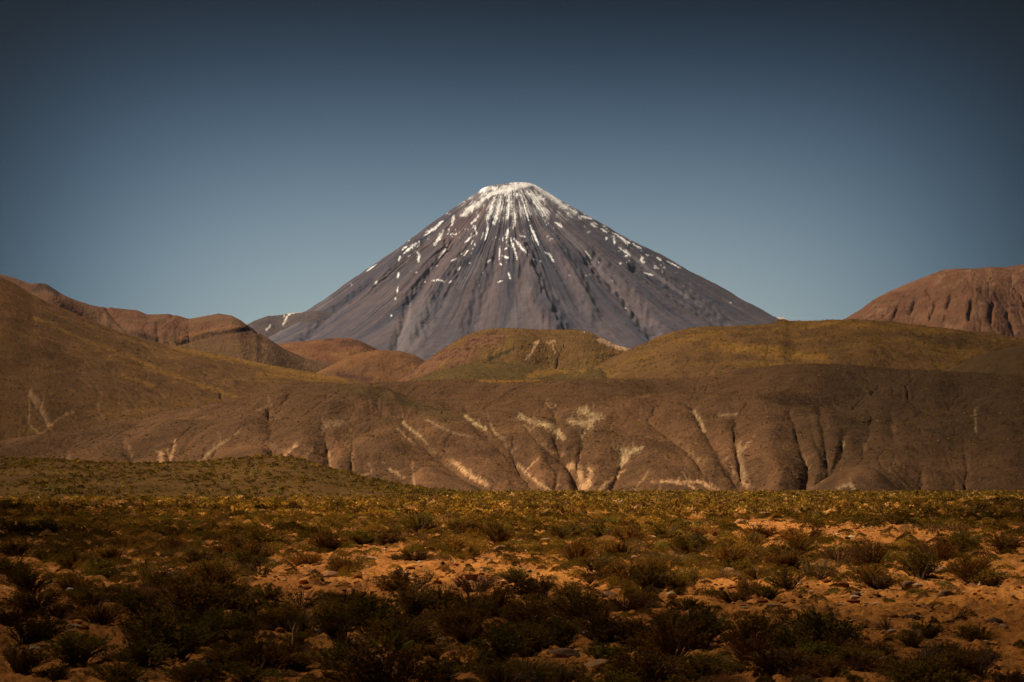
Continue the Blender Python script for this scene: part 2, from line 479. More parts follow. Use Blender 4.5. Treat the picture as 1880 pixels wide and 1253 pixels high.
    scree = [(z1([(960, 1110), (1040, 930), (1050, 820), (1110, 700), (1180, 625)]), 5, .9), (z1([(1000, 1110), (1060, 980), (1160, 830)]), 18, .6), (z1([(1050, 1110), (1200, 940), (1330, 740), (1480, 560)]), 14, .5),
             (z2([(340, 340), (560, 560), (720, 780), (880, 980)]), 10, .55), (z2([(730, 480), (1000, 690), (1350, 950)]), 6, .8), (z2([(60, 980), (130, 800), (180, 690)]), 16, .5), (z1([(200, 1050), (400, 920), (560, 800)]), 8, .4),
             (z2([(420, 880), (300, 740), (180, 640)]), 9, .35)]
    col = lerp(col, (0.235, 0.19, 0.16), stroke_mask(PX, PY, scree, 0.5))
    dark = [(z2([(820, 620), (1200, 850), (1360, 950)]), 7, .8), (z2([(190, 700), (260, 850), (330, 960)]), 16, .7), (z1([(400, 1040), (620, 840), (820, 700)]), 6, .7), (z1([(930, 620), (1010, 520), (1080, 440)]), 10, .5), (z2([(340, 480), (440, 560), (480, 590)]), 10, .7), (z2([(610, 430), (760, 520)]), 9, .5), (z1([(1720, 660), (1760, 560)]), 8, .5)]
    col = lerp(col, (0.060, 0.054, 0.058), stroke_mask(PX, PY, dark, 0.8))
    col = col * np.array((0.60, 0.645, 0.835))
    # snow: streaks lying in the gullies and a thin cap
    s1 = [([(1480, 200), (1560, 150), (1650, 130), (1740, 105), (1800, 97)], 30), ([(1370, 290), (1440, 240), (1500, 190)], 34), ([(1380, 260), (1450, 230)], 22), ([(1520, 325), (1550, 250), (1570, 180)], 26),
          ([(1570, 340), (1595, 240), (1610, 170)], 26), ([(1430, 340), (1470, 290)], 14), ([(1450, 350), (1460, 410)], 12), ([(1385, 457), (1445, 410)], 13), ([(1510, 440), (1530, 380), (1525, 320)], 15),
          ([(1140, 412), (1200, 370), (1250, 322)], 17), ([(1200, 470), (1230, 420), (1255, 385)], 22), ([(1310, 345), (1320, 290)], 18), ([(1010, 522), (1050, 490), (1092, 455)], 14), ([(1102, 580), (1105, 530), (1090, 508)], 15),
          ([(980, 565), (990, 540)], 14), ([(975, 675), (980, 640)], 14), ([(1172, 622), (1240, 540), (1287, 468)], 11), ([(1650, 315), (1660, 230), (1660, 150)], 22), ([(1690, 362), (1695, 300), (1680, 220)], 18),
          ([(1640, 440), (1655, 370)], 14), ([(1660, 400), (1690, 490), (1710, 560)], 13), ([(1690, 430), (1740, 490), (1780, 530)], 15), ([(1790, 350), (1810, 400), (1842, 470)], 12), ([(1750, 210), (1780, 320)], 12),
          ([(1602, 480), (1600, 560)], 10), ([(1605, 580), (1615, 600)], 12), ([(1656, 640), (1668, 682)], 12), ([(1630, 540), (1660, 552)], 16), ([(1185, 692), (1220, 683), (1262, 697)], 11), ([(1290, 705), (1305, 690)], 9),
          ([(830, 722), (850, 690)], 12), ([(785, 632), (842, 590)], 8), ([(1520, 580), (1550, 560)], 10), ([(1380, 540), (1410, 500)], 9), ([(1340, 630), (1360, 605)], 9), ([(1300, 570), (1335, 555)], 8), ([(970, 770), (975, 730)], 9), ([(960, 800)], 12),
          ([(935, 905)], 10), ([(1140, 700), (1150, 698)], 9), ([(1000, 500), (1030, 480)], 10), ([(1800, 170), (1850, 230), (1882, 275)], 26), ([(1700, 170), (1720, 150)], 24), ([(1820, 560)], 10), ([(1090, 640)], 10), ([(1590, 700), (1620, 690)], 8)]
    s2 = [([(0, 115), (60, 110), (120, 97), (185, 97)], 30), ([(185, 150), (220, 220), (262, 262)], 30), ([(210, 110), (300, 160), (380, 230), (465, 272)], 30), ([(330, 330), (382, 362)], 15), ([(262, 270), (292, 312)], 12),
          ([(550, 340), (590, 360)], 14), ([(620, 370), (652, 392)], 16), ([(700, 400), (795, 462)], 13), ([(838, 480), (862, 492)], 15), ([(890, 528), (910, 536)], 12), ([(960, 550), (992, 566)], 15), ([(1020, 570), (1105, 612)], 9),
          ([(720, 480), (800, 540)], 9), ([(270, 515), (295, 530)], 10), ([(295, 520), (326, 577)], 14), ([(518, 508), (560, 560)], 9), ([(736, 582)], 12), ([(880, 640), (940, 660)], 8), ([(480, 290), (560, 310)], 14), ([(145, 420)], 12), ([(200, 560)], 12), ([(240, 570)], 10),
          ([(150, 200), (180, 300)], 11), ([(180, 350), (230, 465)], 12), ([(600, 578)], 9), ([(1415, 825)], 8), ([(765, 860)], 8)]
    st = [(z1(p), w_ / 3.357 * 0.80, 1) for p, w_ in s1] + [(z2(p), w_ / 3.357 * 0.80, 1) for p, w_ in s2]
    rs = np.random.default_rng(8)
    ext = []
    for p, w_, q_ in st:                                   # thin trails running on down the fall line from the bigger streaks
        (xa, ya), (xb, yb) = p[0], p[-1]
        for _ in range(1):
            f_ = rs.uniform(0, 1); x_, y_ = xa + (xb - xa) * f_ + rs.normal(0, 6), ya + (yb - ya) * f_ + rs.normal(0, 6)
            if y_ < 352 or y_ > 450: continue
            dx_, dy_ = x_ - 937, y_ - 290; l_ = math.hypot(dx_, dy_); n_ = rs.uniform(5, 17) / l_
            ext.append(([(x_ - dx_ * n_ * 0.5, y_ - dy_ * n_ * 0.5), (x_ + rs.normal(0, 1), y_), (x_ + dx_ * n_ * 0.5, y_ + dy_ * n_ * 0.5)], rs.uniform(1.2, 2.3), rs.uniform(0.5, 1)))
    st = st + ext
    snow = stroke_mask(PX, PY, st, 0.8, 0.7, 11, True, 2.0) * (0.45 + 0.55 * sstep(-0.30, 0.05, fbm(tw * 150, RR / 45, 92, 3)))
    n4 = fbm(PX / 5.0, PY / 9.0, 85, 4); n5 = fbm(X0 / 36, H / 60, 86, 4)
    top = sstep(470, 345, PY + 0.25 * np.maximum(0, 930 - PX))
    snow = np.maximum(snow, sstep(0.0, 0.2, n5 * 0.6 + n4 * 0.4 + ridged(tw * 60, RR / 700, 87, 2) * 0.5 - 1.08 + 0.74 * top ** 2.6))
    right_edge = sstep(26, 4, np.abs(PY - np.interp(PX, [985, 1100, 1200, 1250, 1300], [352, 424, 484, 512, 540]))) * sstep(1330, 1180, PX) * (PX > 985)
    snow = np.maximum(snow, 0.85 * sstep(0.36, 0.56, n5 * 0.6 + 0.5 * n4 + 0.22 * right_edge) * right_edge)
    comb = sstep(0.86, 0.98, ridged(tw * 62, RR / 420, 93, 2) + 0.18 * n5 + 0.16 * top - 0.1) * sstep(0.25, 0.8, top)
    snow = np.maximum(snow, 0.9 * comb)
    flecks = 0.8 * sstep(0.56, 0.70, 0.7 * n5 + 0.55 * noise(PX / 3.2, PY / 4.5, 88) + 0.25 * sstep(560, 420, PY)) * sstep(600, 470, PY) * sstep(0.05, 0.3, fbm(PX / 45, PY / 60, 89, 2) + 0.12)
    snow = np.maximum(snow, flecks)
    snow = snow * front
    back = sstep(250, 120, RR) * (Y > ay)
    snow = np.maximum(snow, back)
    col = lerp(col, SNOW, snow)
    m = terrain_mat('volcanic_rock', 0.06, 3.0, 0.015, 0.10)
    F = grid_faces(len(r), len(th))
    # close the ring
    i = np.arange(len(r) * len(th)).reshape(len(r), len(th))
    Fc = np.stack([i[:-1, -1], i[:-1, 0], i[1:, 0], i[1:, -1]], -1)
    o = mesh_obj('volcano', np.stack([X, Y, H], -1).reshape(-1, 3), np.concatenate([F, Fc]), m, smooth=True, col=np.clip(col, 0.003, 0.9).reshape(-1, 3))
    tag(o, 'tall grey volcano cone with streaks of snow around its flat summit', 'volcano', kind='structure')
volcano()

hm = terrain_mat('hill_soil', 0.35, 1.2, 0.11, 0.30)
hm_far = terrain_mat('far_hill_soil', 0.12, 3.5, 0.03, 0.28)

# snow-flecked shoulder ridge to the left of the cone
def c_shoulder(X, Y, Z, PX, PY, acc, sl):
    col = np.zeros(X.shape + (3,)) + np.array((0.115, 0.098, 0.10))
    col = col * (1 + 0.4 * fbm(X / 60, Y / 90, 5, 4))[..., None]
    st = [(z1([(268, 962), (300, 900), (320, 890)]), 2.8, 1), (z1([(310, 892), (345, 884), (382, 881)]), 2.6, 1), (z1([(166, 992), (187, 968)]), 2.8, 1), (z1([(275, 905)]), 3, 1)]
    return lerp(col, SNOW, stroke_mask(PX, PY, st, 0.6))
hill('ridge', [(330, 690), (400, 640), (440, 603), (470, 588), (490, 581), (510, 579), (540, 575), (555, 573), (575, 570), (620, 575), (700, 620), (800, 690)], 10400, 9400, 320, 90, 'low grey ridge flecked with snow at the left foot of the volcano', 'ridge',
     1.2, 60, 0.8, 200, (8, 0.004, 0.05), txr=(-0.17, -0.03), colour=c_shoulder, mat=hm_far, seed=31)
def c_peak(X, Y, Z, PX, PY, acc, sl):
    return np.zeros(X.shape + (3,)) + np.array((0.62, 0.58, 0.56)) * (1 + 0.2 * fbm(X / 300, Y / 300, 3, 3))[..., None]
hill('far_peak', [(1380, 640), (1405, 596), (1418, 586), (1427, 582), (1436, 583), (1446, 587), (1462, 593), (1500, 640)], 15500, 14500, 90, 40, 'tiny pale snowy peak on the skyline right of the volcano', 'mountain',
     1.2, 60, 0.5, 300, None, txr=(0.09, 0.14), colour=c_peak, mat=hm_far, seed=33)

# red mountain at the right edge
def c_red(X, Y, Z, PX, PY, acc, sl):
    n = fbm(X / 120, Y / 160, 5, 5); n2 = fbm(X / 30, Y / 40, 8, 4)
    col = np.zeros(X.shape + (3,)) + np.array((0.150, 0.078, 0.046))
    col = lerp(col, (0.195, 0.110, 0.064), sstep(-0.1, 0.4, n + 0.4 * n2))
    band = sstep(30, 8, np.abs(PY - np.interp(PX, [1560, 1700, 1760, 1880], [588, 540, 535, 560])))
    col = lerp(col, (0.075, 0.035, 0.024), 0.8 * band * sstep(0.0, 0.25, n2 + 0.5 * n))
    col = lerp(col, (0.26, 0.17, 0.10), 0.5 * sstep(0.15, 0.4, n2 - 0.6 * n))
    return col
crag = [(z5([(1290, 180), (1310, 210)]), 5, 22), (z5([(1410, 200), (1390, 260)]), 5, 26), (z5([(1515, 230), (1500, 320)]), 5, 30), (z5([(1230, 230), (1200, 290)]), 5, 22), (z5([(1090, 280), (1070, 300)]), 6, 20), (z5([(1620, 250), (1610, 330)]), 6, 24), (z5([(1700, 300), (1730, 380)]), 6, 24), (z5([(1330, 240), (1300, 320)]), 4, 18), (z5([(1140, 260), (1110, 320)]), 4, 16)]
hill('red_mountain', [(1440, 640), (1490, 612), (1520, 600), (1553, 585), (1580, 569), (1600, 553), (1630, 537), (1660, 524), (1700, 508), (1730, 497), (1752, 494), (1790, 494), (1820, 491), (1850, 491), (1880, 486), (1960, 480), (2100, 500)], 5200, 4500, 460, 190,
     'reddish brown rocky mountain rising at the right edge', 'mountain', 1.7, 40, 1.5, 120, (16, 0.006, 0.05), txr=(0.11, 0.30), carve=[(p, w * 0.85, d * 2.6) for p, w, d in crag], colour=c_red, mat=hm_far, grain_h=0.7, seed=41)

# red ridges left of the cone
def c_redridge(X, Y, Z, PX, PY, acc, sl):
    n = fbm(X / 90, Y / 120, 15, 5); n2 = fbm(X / 22, Y / 30, 18, 4)
    col = np.zeros(X.shape + (3,)) + np.array((0.165, 0.085, 0.050))
    col = lerp(col, (0.185, 0.115, 0.064), sstep(-0.1, 0.4, n + 0.4 * n2))
    col = lerp(col, (0.16, 0.10, 0.05), sstep(602, 640, PY + 6 * n2))
    rocks = [(z3([(180, 150), (210, 130), (250, 135), (290, 160)]), 11, .9), (z3([(150, 190), (200, 195)]), 6, .6), (z3([(690, 375), (760, 395), (815, 410)]), 7, .8), (z3([(1060, 380), (1180, 370), (1300, 350)]), 3.5, .8), (z3([(1290, 345), (1340, 370)]), 5, 1), (z3([(860, 425), (880, 430)]), 3, .9),
             (z3([(1130, 272), (1160, 275)]), 2.5, .9), (z3([(540, 238)]), 4, .8)]
    col = lerp(col, (0.05, 0.032, 0.026), stroke_mask(PX, PY, rocks, 0.8))
    col = lerp(col, (0.30, 0.15, 0.055), 0.6 * stroke_mask(PX, PY, [(z3([(930, 400), (1100, 360), (1280, 335)]), 4, 1)], 0.5))
    return col
hill('red_ridge', [(-150, 498), (0, 504), (30, 512), (58, 522), (70, 520), (85, 522), (98, 530), (115, 541), (135, 550), (165, 560), (188, 565), (200, 565), (230, 568), (252, 570), (270, 578), (310, 577), (330, 581), (347, 586), (380, 580), (402, 576), (425, 580), (440, 587), (452, 596), (462, 603), (475, 612), (490, 620), (520, 640), (560, 658), (610, 668), (680, 690), (740, 720)], 3500, 3000, 760, 170,
     'long reddish brown ridge with dark outcrops behind the left slope', 'ridge', 1.5, 20, 1.1, 100, (14, 0.005, 0.05), txr=(-0.262, -0.04), carve=[(z3([(1345, 375), (1300, 355), (1180, 372), (1040, 400), (930, 430)]), 3.5, 40), (z3([(830, 420), (820, 330), (900, 290)]), 5, 30), (z3([(130, 195), (230, 190), (330, 235), (420, 290)]), 6, 60), (z3([(560, 250), (640, 330), (700, 390)]), 6, 40), (z3([(1530, 460), (1500, 430)]), 4, 4)], colour=c_redridge, mat=hm_far, grain_h=0.42, seed=51, jag=1)
def c_redhill(X, Y, Z, PX, PY, acc, sl):
    n = fbm(X / 60, Y / 90, 25, 5); n2 = fbm(X / 16, Y / 25, 28, 4)
    col = np.zeros(X.shape + (3,)) + np.array((0.195, 0.095, 0.048))
    col = lerp(col, (0.25, 0.14, 0.06), sstep(0, 0.4, n))
    col = lerp(col, (0.075, 0.037, 0.026), 0.85 * stroke_mask(PX, PY, [(z1([(640, 1080), (720, 1075), (830, 1110)]), 10, .8), (z1([(530, 1052), (570, 1052)]), 4, 1), (z1([(680, 1150), (780, 1130)]), 5, .8)], 0.9))
    return col
hill('hill', [(430, 680), (470, 652), (500, 634), (530, 629), (560, 627), (595, 623), (620, 621), (640, 621), (665, 628), (690, 641), (705, 645), (730, 660), (770, 690), (800, 720)], 3700, 3200, 380, 120, 'small reddish hill with a rocky crest at the left foot of the volcano', 'hill',
     1.6, 20, 1.4, 45, (8, 0.004, 0.05), txr=(-0.14, -0.02), colour=c_redhill, mat=hm_far, grain_h=0.5, seed=61, jag=1)
def c_orange(X, Y, Z, PX, PY, acc, sl):
    n = fbm(X / 60, Y / 90, 35, 5); n2 = fbm(X / 14, Y / 20, 38, 4)
    col = np.zeros(X.shape + (3,)) + np.array((0.215, 0.115, 0.048))
    col = lerp(col, (0.15, 0.08, 0.04), sstep(0, 0.4, n))
    col = lerp(col, (0.085, 0.042, 0.028), 0.9 * stroke_mask(PX, PY, [(z4([(0, 378), (80, 390), (180, 400)]), 6, 1), (z4([(340, 275), (420, 285), (450, 295)]), 6, .6)], 0.9))
    return col
hill('hill', [(520, 715), (560, 695), (600, 675), (640, 655), (665, 647), (700, 643), (735, 645), (760, 652), (775, 660), (800, 675), (830, 695), (860, 720)], 3300, 2900, 300, 110, 'rounded orange brown hill left of the central hill', 'hill', 1.6, 15, 1.2, 50, (8, 0.004, 0.05), txr=(-0.12, -0.01), colour=c_orange, mat=hm_far, grain_h=0.5, seed=66)

# central hill with red cliffs
def c_centre(X, Y, Z, PX, PY, acc, sl):
    n = fbm(X / 70, Y / 90, 45, 5); n2 = fbm(X / 12, Y / 16, 48, 4)
    col = np.zeros(X.shape + (3,)) + np.array((0.17, 0.102, 0.036))
    col = lerp(col, (0.225, 0.15, 0.04), sstep(0, 0.5, n) * 0.8)
    red = stroke_mask(PX, PY, [(z4([(340, 405), (480, 330), (620, 260), (740, 215), (850, 190)]), 24, 1), (z4([(500, 400), (640, 320), (740, 260)]), 12, .8)], 0.7)
    col = lerp(col, (0.20, 0.105, 0.06), red)
    col = lerp(col, (0.075, 0.036, 0.026), red * sstep(0.1, 0.35, n2 + 0.3 * n))
    col = lerp(col, (0.06, 0.05, 0.022), 0.9 * stroke_mask(PX, PY, [(z4([(810, 300), (880, 265), (950, 240)]), 6, 1)], 0.7))
    col = lerp(col, (0.52, 0.36, 0.21), stroke_mask(PX, PY, [(z4([(1080, 195), (1070, 215), (1050, 245), (1025, 280)]), 4.5, 1), (z4([(1010, 300), (1030, 275)]), 3, .6), (z4([(1055, 205), (1082, 197)]), 3, .9), (z4([(1130, 205), (1165, 195)]), 5, .5), (z4([(1160, 215), (1168, 260)]), 3.2, .8)], 0.6))
    col = lerp(col, (0.60, 0.44, 0.30), stroke_mask(PX, PY, [(z4([(1420, 190), (1470, 212), (1530, 232), (1590, 238)]), 9, 1), (z4([(1330, 146)]), 2.6, 1)], 0.5))
    return col
hill('red_cliff_hill', [(690, 730), (720, 705), (745, 690), (760, 680), (790, 657), (815, 640), (845, 622), (870, 611), (895, 605), (930, 603), (965, 605), (1000, 606), (1050, 606), (1072, 608), (1090, 614), (1110, 624), (1130, 634), (1150, 639), (1165, 643), (1185, 655), (1210, 670), (1260, 700)], 3000, 2500, 560, 190,
     'rounded brown hill with red cliffs and pale scars below the volcano', 'hill', 1.7, 12, 1.2, 60, (14, 0.006, 0.04), txr=(-0.07, 0.09), carve=[(z4([(800, 305), (880, 268), (960, 235)]), 4, 7), (z4([(560, 330), (530, 390)]), 4, 6), (z4([(640, 280), (610, 350)]), 4, 7), (z4([(720, 230), (690, 300)]), 4, 6), (z4([(470, 360), (440, 405)]), 4, 6), (z4([(1060, 230), (1020, 300)]), 3, 4)], colour=c_centre, mat=hm_far, grain_h=0.6, seed=71)
# yellow grass plateau on the right
GRASSY = (0.29, 0.168, 0.034)
def c_plateau(X, Y, Z, PX, PY, acc, sl):
    n = fbm(X / 160, Y / 60, 55, 4); n2 = fbm(X / 30, Y / 30, 58, 5)
    col = np.zeros(X.shape + (3,)) + np.array((0.15, 0.088, 0.034))
    col = lerp(col, (0.20, 0.12, 0.032), sstep(-0.05, 0.4, n + 0.3 * n2))
    gr = [(z5([(0, 430), (120, 410), (260, 400)]), 10, .7), (z5([(200, 455), (330, 470), (480, 495), (640, 515), (760, 520)]), 12, 1), (z5([(560, 350), (800, 345), (1000, 360), (1250, 375), (1400, 385)]), 9, .8), (z5([(1350, 575), (1450, 530), (1560, 480)]), 6, .7), (z5([(240, 350), (420, 365), (620, 400)]), 8, .5)]
    col = lerp(col, GRASSY, 0.75 * stroke_mask(PX, PY, gr, 0.9, 1.0))
    dk = [(z5([(340, 378), (420, 372), (480, 368)]), 6, .8), (z5([(0, 540), (60, 530)]), 8, .6), (z5([(1180, 400), (1400, 440), (1500, 430)]), 14, .5), (z5([(500, 335), (560, 325)]), 3, .7)]
    col = lerp(col, (0.075, 0.05, 0.024), stroke_mask(PX, PY, dk, 0.9, 0.8))
    return col
hill('grassy_hill', [(1010, 720), (1050, 697), (1090, 675), (1120, 660), (1150, 645), (1180, 632), (1205, 621), (1240, 608), (1262, 604), (1290, 600), (1330, 600), (1370, 598), (1410, 596), (1425, 590), (1438, 587), (1450, 590), (1500, 589), (1560, 587), (1600, 588), (1640, 592), (1700, 599), (1760, 606), (1820, 612), (1880, 622), (2000, 640), (2100, 660)], 2700, 1750, 560, 190,
     'broad hill of yellow grass right of the volcano', 'hill', 2.2, 20, 1.1, 90, (10, 0.006, 0.05), lobes=9.0, txr=(0.015, 0.29), colour=c_plateau, mat=hm_far, seed=81)
def c_darkslope(X, Y, Z, PX, PY, acc, sl):
    n = fbm(X / 60, Y / 60, 65, 5)
    return lerp(np.zeros(X.shape + (3,)) + np.array((0.095, 0.062, 0.028)), (0.15, 0.095, 0.035), sstep(0, .5, n))
hill('hill', [(1660, 720), (1730, 683), (1770, 665), (1800, 652), (1840, 642), (1890, 632), (1960, 625), (2100, 620)], 2100, 1600, 240, 90, 'dark brown slope at the right edge under the red mountain', 'hill', 1.8, 15, 0.8, 80, (10, 0.01, 0.05), txr=(0.16, 0.29), colour=c_darkslope, mat=hm, seed=85)
def c_low(X, Y, Z, PX, PY, acc, sl):
    n = fbm(X / 40, Y / 40, 67, 5)
    col = lerp(np.zeros(X.shape + (3,)) + np.array((0.105, 0.075, 0.026)), (0.15, 0.10, 0.03), sstep(0, .5, n))
    return lerp(col, GRASSY, stroke_mask(PX, PY, [(z4([(1040, 380), (1200, 350), (1330, 345)]), 9, .9)], 0.7, 0.9))
hill('low_hill', [(700, 725), (740, 705), (790, 686), (830, 673), (865, 667), (910, 665), (950, 666), (1000, 674), (1030, 680), (1060, 681), (1100, 676), (1150, 690), (1200, 715)], 2300, 1750, 300, 90, 'low dark olive hill in front of the central hill', 'hill', 1.8, 12, 0.7, 70, (8, 0.01, 0.05), txr=(-0.07, 0.08), colour=c_low, mat=hm, seed=88)

# big grassy slope on the left
def c_left(X, Y, Z, PX, PY, acc, sl):
    n = fbm(X / 70, Y / 110, 95, 5); n2 = fbm(X / 14, Y / 20, 98, 4)
    col = np.zeros(X.shape + (3,)) + np.array((0.135, 0.075, 0.030))
    col = lerp(col, (0.17, 0.096, 0.032), sstep(-0.05, 0.4, n + 0.3 * n2))
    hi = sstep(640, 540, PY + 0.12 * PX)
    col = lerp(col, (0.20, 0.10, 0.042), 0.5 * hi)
    gr = [(z3([(180, 295), (300, 345), (420, 405), (560, 450), (700, 510), (860, 580), (1000, 630), (1130, 675), (1245, 713)]), 6.0, .6), (z3([(900, 440), (1050, 480), (1250, 515), (1420, 560), (1600, 590), (1800, 615)]), 10, .7), (z3([(1350, 590), (1500, 600), (1700, 640)]), 7, .6),  # first stroke: grass stripe with the crest's sunlit brightness painted in
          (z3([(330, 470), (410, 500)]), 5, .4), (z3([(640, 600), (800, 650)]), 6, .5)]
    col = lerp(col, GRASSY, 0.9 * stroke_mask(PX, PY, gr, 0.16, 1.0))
    pale = [(z3([(150, 680), (200, 750), (225, 800), (245, 855)]), 7, .6), (z3([(195, 740), (215, 790)]), 9, .5), (z3([(150, 700), (155, 800), (150, 850), (210, 905), (245, 880)]), 2.4, .8), (z3([(250, 870), (300, 830), (350, 795)]), 2.6, .8), (z3([(345, 800), (380, 785)]), 4, .6), (z3([(530, 690), (510, 760), (540, 830)]), 4, .35), (z3([(460, 790), (530, 830)]), 3, .4), (z3([(620, 740), (680, 790)]), 3, .3)]
    col = lerp(col, (0.36, 0.24, 0.13), stroke_mask(PX, PY, pale, 0.9, 0.7))
    return col
lc = [(z3([(170, 310), (400, 420), (700, 540), (1000, 665), (1240, 735)]), 11, 16), (z3([(300, 345), (560, 450), (860, 580), (1240, 713)]), 6, -7), (z3([(150, 690), (200, 760), (245, 850)]), 9, 6), (z3([(350, 790), (420, 800), (520, 840)]), 9, 6), (z3([(600, 560), (800, 650), (1000, 720)]), 9, 5), (z3([(100, 400), (300, 500), (450, 620)]), 14, 6)]
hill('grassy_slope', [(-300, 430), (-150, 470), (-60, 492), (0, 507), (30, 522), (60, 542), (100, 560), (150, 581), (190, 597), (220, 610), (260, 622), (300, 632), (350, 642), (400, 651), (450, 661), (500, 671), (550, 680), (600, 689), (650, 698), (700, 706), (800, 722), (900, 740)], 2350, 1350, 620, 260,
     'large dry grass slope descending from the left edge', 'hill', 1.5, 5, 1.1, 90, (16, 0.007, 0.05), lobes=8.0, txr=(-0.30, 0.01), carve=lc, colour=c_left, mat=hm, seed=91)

# front hills: brown slopes with pale gullies
F_PALE = [(z4([(690, 600), (740, 640), (800, 670)]), 6, 1), (z4([(820, 640), (850, 690), (900, 730)]), 4, .5), (z4([(480, 620), (620, 690), (720, 712)]), 4, .45), (z4([(355, 640), (420, 690), (440, 710)]), 5, .9), (z4([(430, 690), (500, 770), (530, 800)]), 2.6, .6), (z4([(315, 665), (400, 740)]), 3, .5),
          (z4([(975, 602), (1060, 630), (1150, 655)]), 9, .9), (z4([(1140, 650), (1190, 690), (1215, 720)]), 10, .9), (z4([(1000, 640), (1040, 680)]), 3, .6), (z4([(1325, 575), (1400, 600), (1360, 640)]), 18, .8), (z4([(1255, 625), (1310, 640)]), 13, .7), (z4([(1340, 570), (1345, 540)]), 3, .5), (z4([(1360, 640), (1315, 720)]), 3.5, .8),
          (z4([(1170, 575), (1172, 610)]), 2.4, .5), (z4([(1130, 535), (1168, 580)]), 2.2, .5), (z4([(1175, 540), (1165, 590)]), 2.2, .5), (z4([(1515, 775), (1570, 790), (1635, 775)]), 8, 1), (z4([(1570, 795), (1530, 850)]), 13, 1), (z4([(1520, 770), (1525, 860)]), 6, .8),
          (z4([(1310, 700), (1325, 760)]), 4, .3), (z5([(95, 800), (125, 840), (150, 905)]), 7, .7), (z5([(220, 815), (310, 808)]), 4, .6), (z5([(330, 960), (320, 1020), (355, 1130)]), 9, .55), (z5([(340, 1000), (380, 950)]), 6, .4), (z5([(1530, 790), (1535, 900)]), 4, .5), (z5([(1095, 1102)]), 2.5, .6), (z5([(660, 1020), (680, 1090)]), 3.5, .5), (z5([(765, 1030), (775, 1065)]), 4, .8), (z5([(860, 950), (862, 985)]), 3, .6),
          (z3([(1040, 1050), (1100, 1000), (1160, 950)]), 5, .8), (z3([(1150, 960), (1260, 885)]), 3, .6), (z3([(1350, 780), (1420, 750)]), 3, .4), (z3([(1690, 880), (1710, 850), (1760, 850)]), 10, .3), (z3([(1740, 860), (1790, 840)]), 8, .35), (z5([(830, 1190), (890, 1160), (910, 1190)]), 7, .55)]
F_ORNG = [(z4([(625, 853), (665, 875), (690, 905), (740, 935), (800, 965)]), 8, 1), (z4([(1255, 868), (1305, 905), (1320, 960), (1330, 1000)]), 11, 1), (z4([(1365, 900), (1335, 1000)]), 10, 1), (z4([(1405, 1005), (1450, 965), (1505, 928)]), 6.5, 1), (z4([(1520, 905), (1550, 895)]), 4, .5), (z4([(975, 870), (1010, 900), (1080, 960), (1150, 1000)]), 5, 1), (z4([(1040, 870), (1010, 905)]), 3, .8),
          (z4([(1700, 958), (1790, 952), (1880, 962)]), 5, .8), (z4([(1730, 965), (1735, 1000)]), 3, .5), (z4([(1600, 990), (1640, 950)]), 3, .6), (z5([(0, 1162), (60, 1155), (120, 1158)]), 5, .9), (z5([(60, 1165), (100, 1195)]), 6, .7), (z5([(110, 1150), (160, 1170), (210, 1200)]), 6, 1), (z5([(340, 1155), (365, 1170)]), 6, 1),
          (z4([(280, 890), (320, 905), (355, 935)]), 5, .55), (z4([(400, 880), (415, 970)]), 5, .4), (z4([(130, 920), (180, 910)]), 3, .4), (z3([(915, 940), (900, 1000), (890, 1045)]), 5, .8), (z3([(840, 1010), (842, 1062)]), 9, .7), (z3([(1490, 1012), (1550, 960)]), 5, .95), (z3([(1590, 1020), (1620, 990)]), 9, .35), (z3([(1720, 1000), (1730, 1085)]), 3, .6)]
F_DARK = [(z4([(650, 800), (740, 800), (850, 800)]), 10, .85), (z4([(680, 835), (780, 845)]), 6, .8), (z4([(940, 790), (975, 840), (1010, 860)]), 8, .85), (z4([(1190, 700), (1200, 830)]), 6, .7), (z4([(1260, 760), (1310, 830), (1400, 860), (1490, 830)]), 13, .5), (z4([(1130, 830), (1185, 885), (1170, 970)]), 2.6, .8), (z4([(640, 765), (730, 780)]), 7, .6), (z4([(1810, 770), (1860, 790)]), 6, .5),
          (z5([(230, 1000), (270, 1080), (340, 1160)]), 3, .8), (z5([(300, 830), (310, 930)]), 4, .5), (z5([(660, 1080), (655, 1130)]), 3, .9), (z5([(770, 1110), (740, 1145), (690, 1190)]), 4, .9), (z3([(985, 945), (930, 1005), (890, 1050)]), 3, .7), (z5([(300, 600), (450, 570), (600, 552), (760, 560), (880, 565), (1000, 575), (1200, 590)]), 5, .6), (z5([(420, 660), (650, 670), (800, 650)]), 9, .4)]
_fr = np.random.default_rng(12)
def feeders(strokes, n):
    """thin side rills that run down into each scar"""
    o = []
    for pts, w, s in strokes:
        for _ in range(n):
            i = _fr.integers(0, len(pts)); x, y = pts[i]
            x += _fr.normal(0, w * 0.4); a = _fr.normal(0, 0.55); l = _fr.uniform(7, 24)
            o.append(([(x, y), (x + l * 0.5 * math.sin(a) + _fr.normal(0, 1.5), y - l * 0.5 * math.cos(a)), (x + l * math.sin(a), y - l * math.cos(a))], _fr.uniform(1.3, 2.6), s * _fr.uniform(0.3, 0.75)))
    return o
F_PALE = [(p, w * 0.74, s) for p, w, s in F_PALE] + feeders(F_PALE, 1)
F_ORNG = [(p, w * 0.78, s) for p, w, s in F_ORNG] + feeders(F_ORNG, 1)
F_OLIVE = [(z4([(0, 440), (150, 470), (400, 540), (600, 600)]), 16, .6), (z4([(770, 408), (900, 412), (1080, 408)]), 2.4, .0)]
F_GRASS = [(z4([(765, 408), (900, 413), (1080, 408)]), 3.5, .9)]
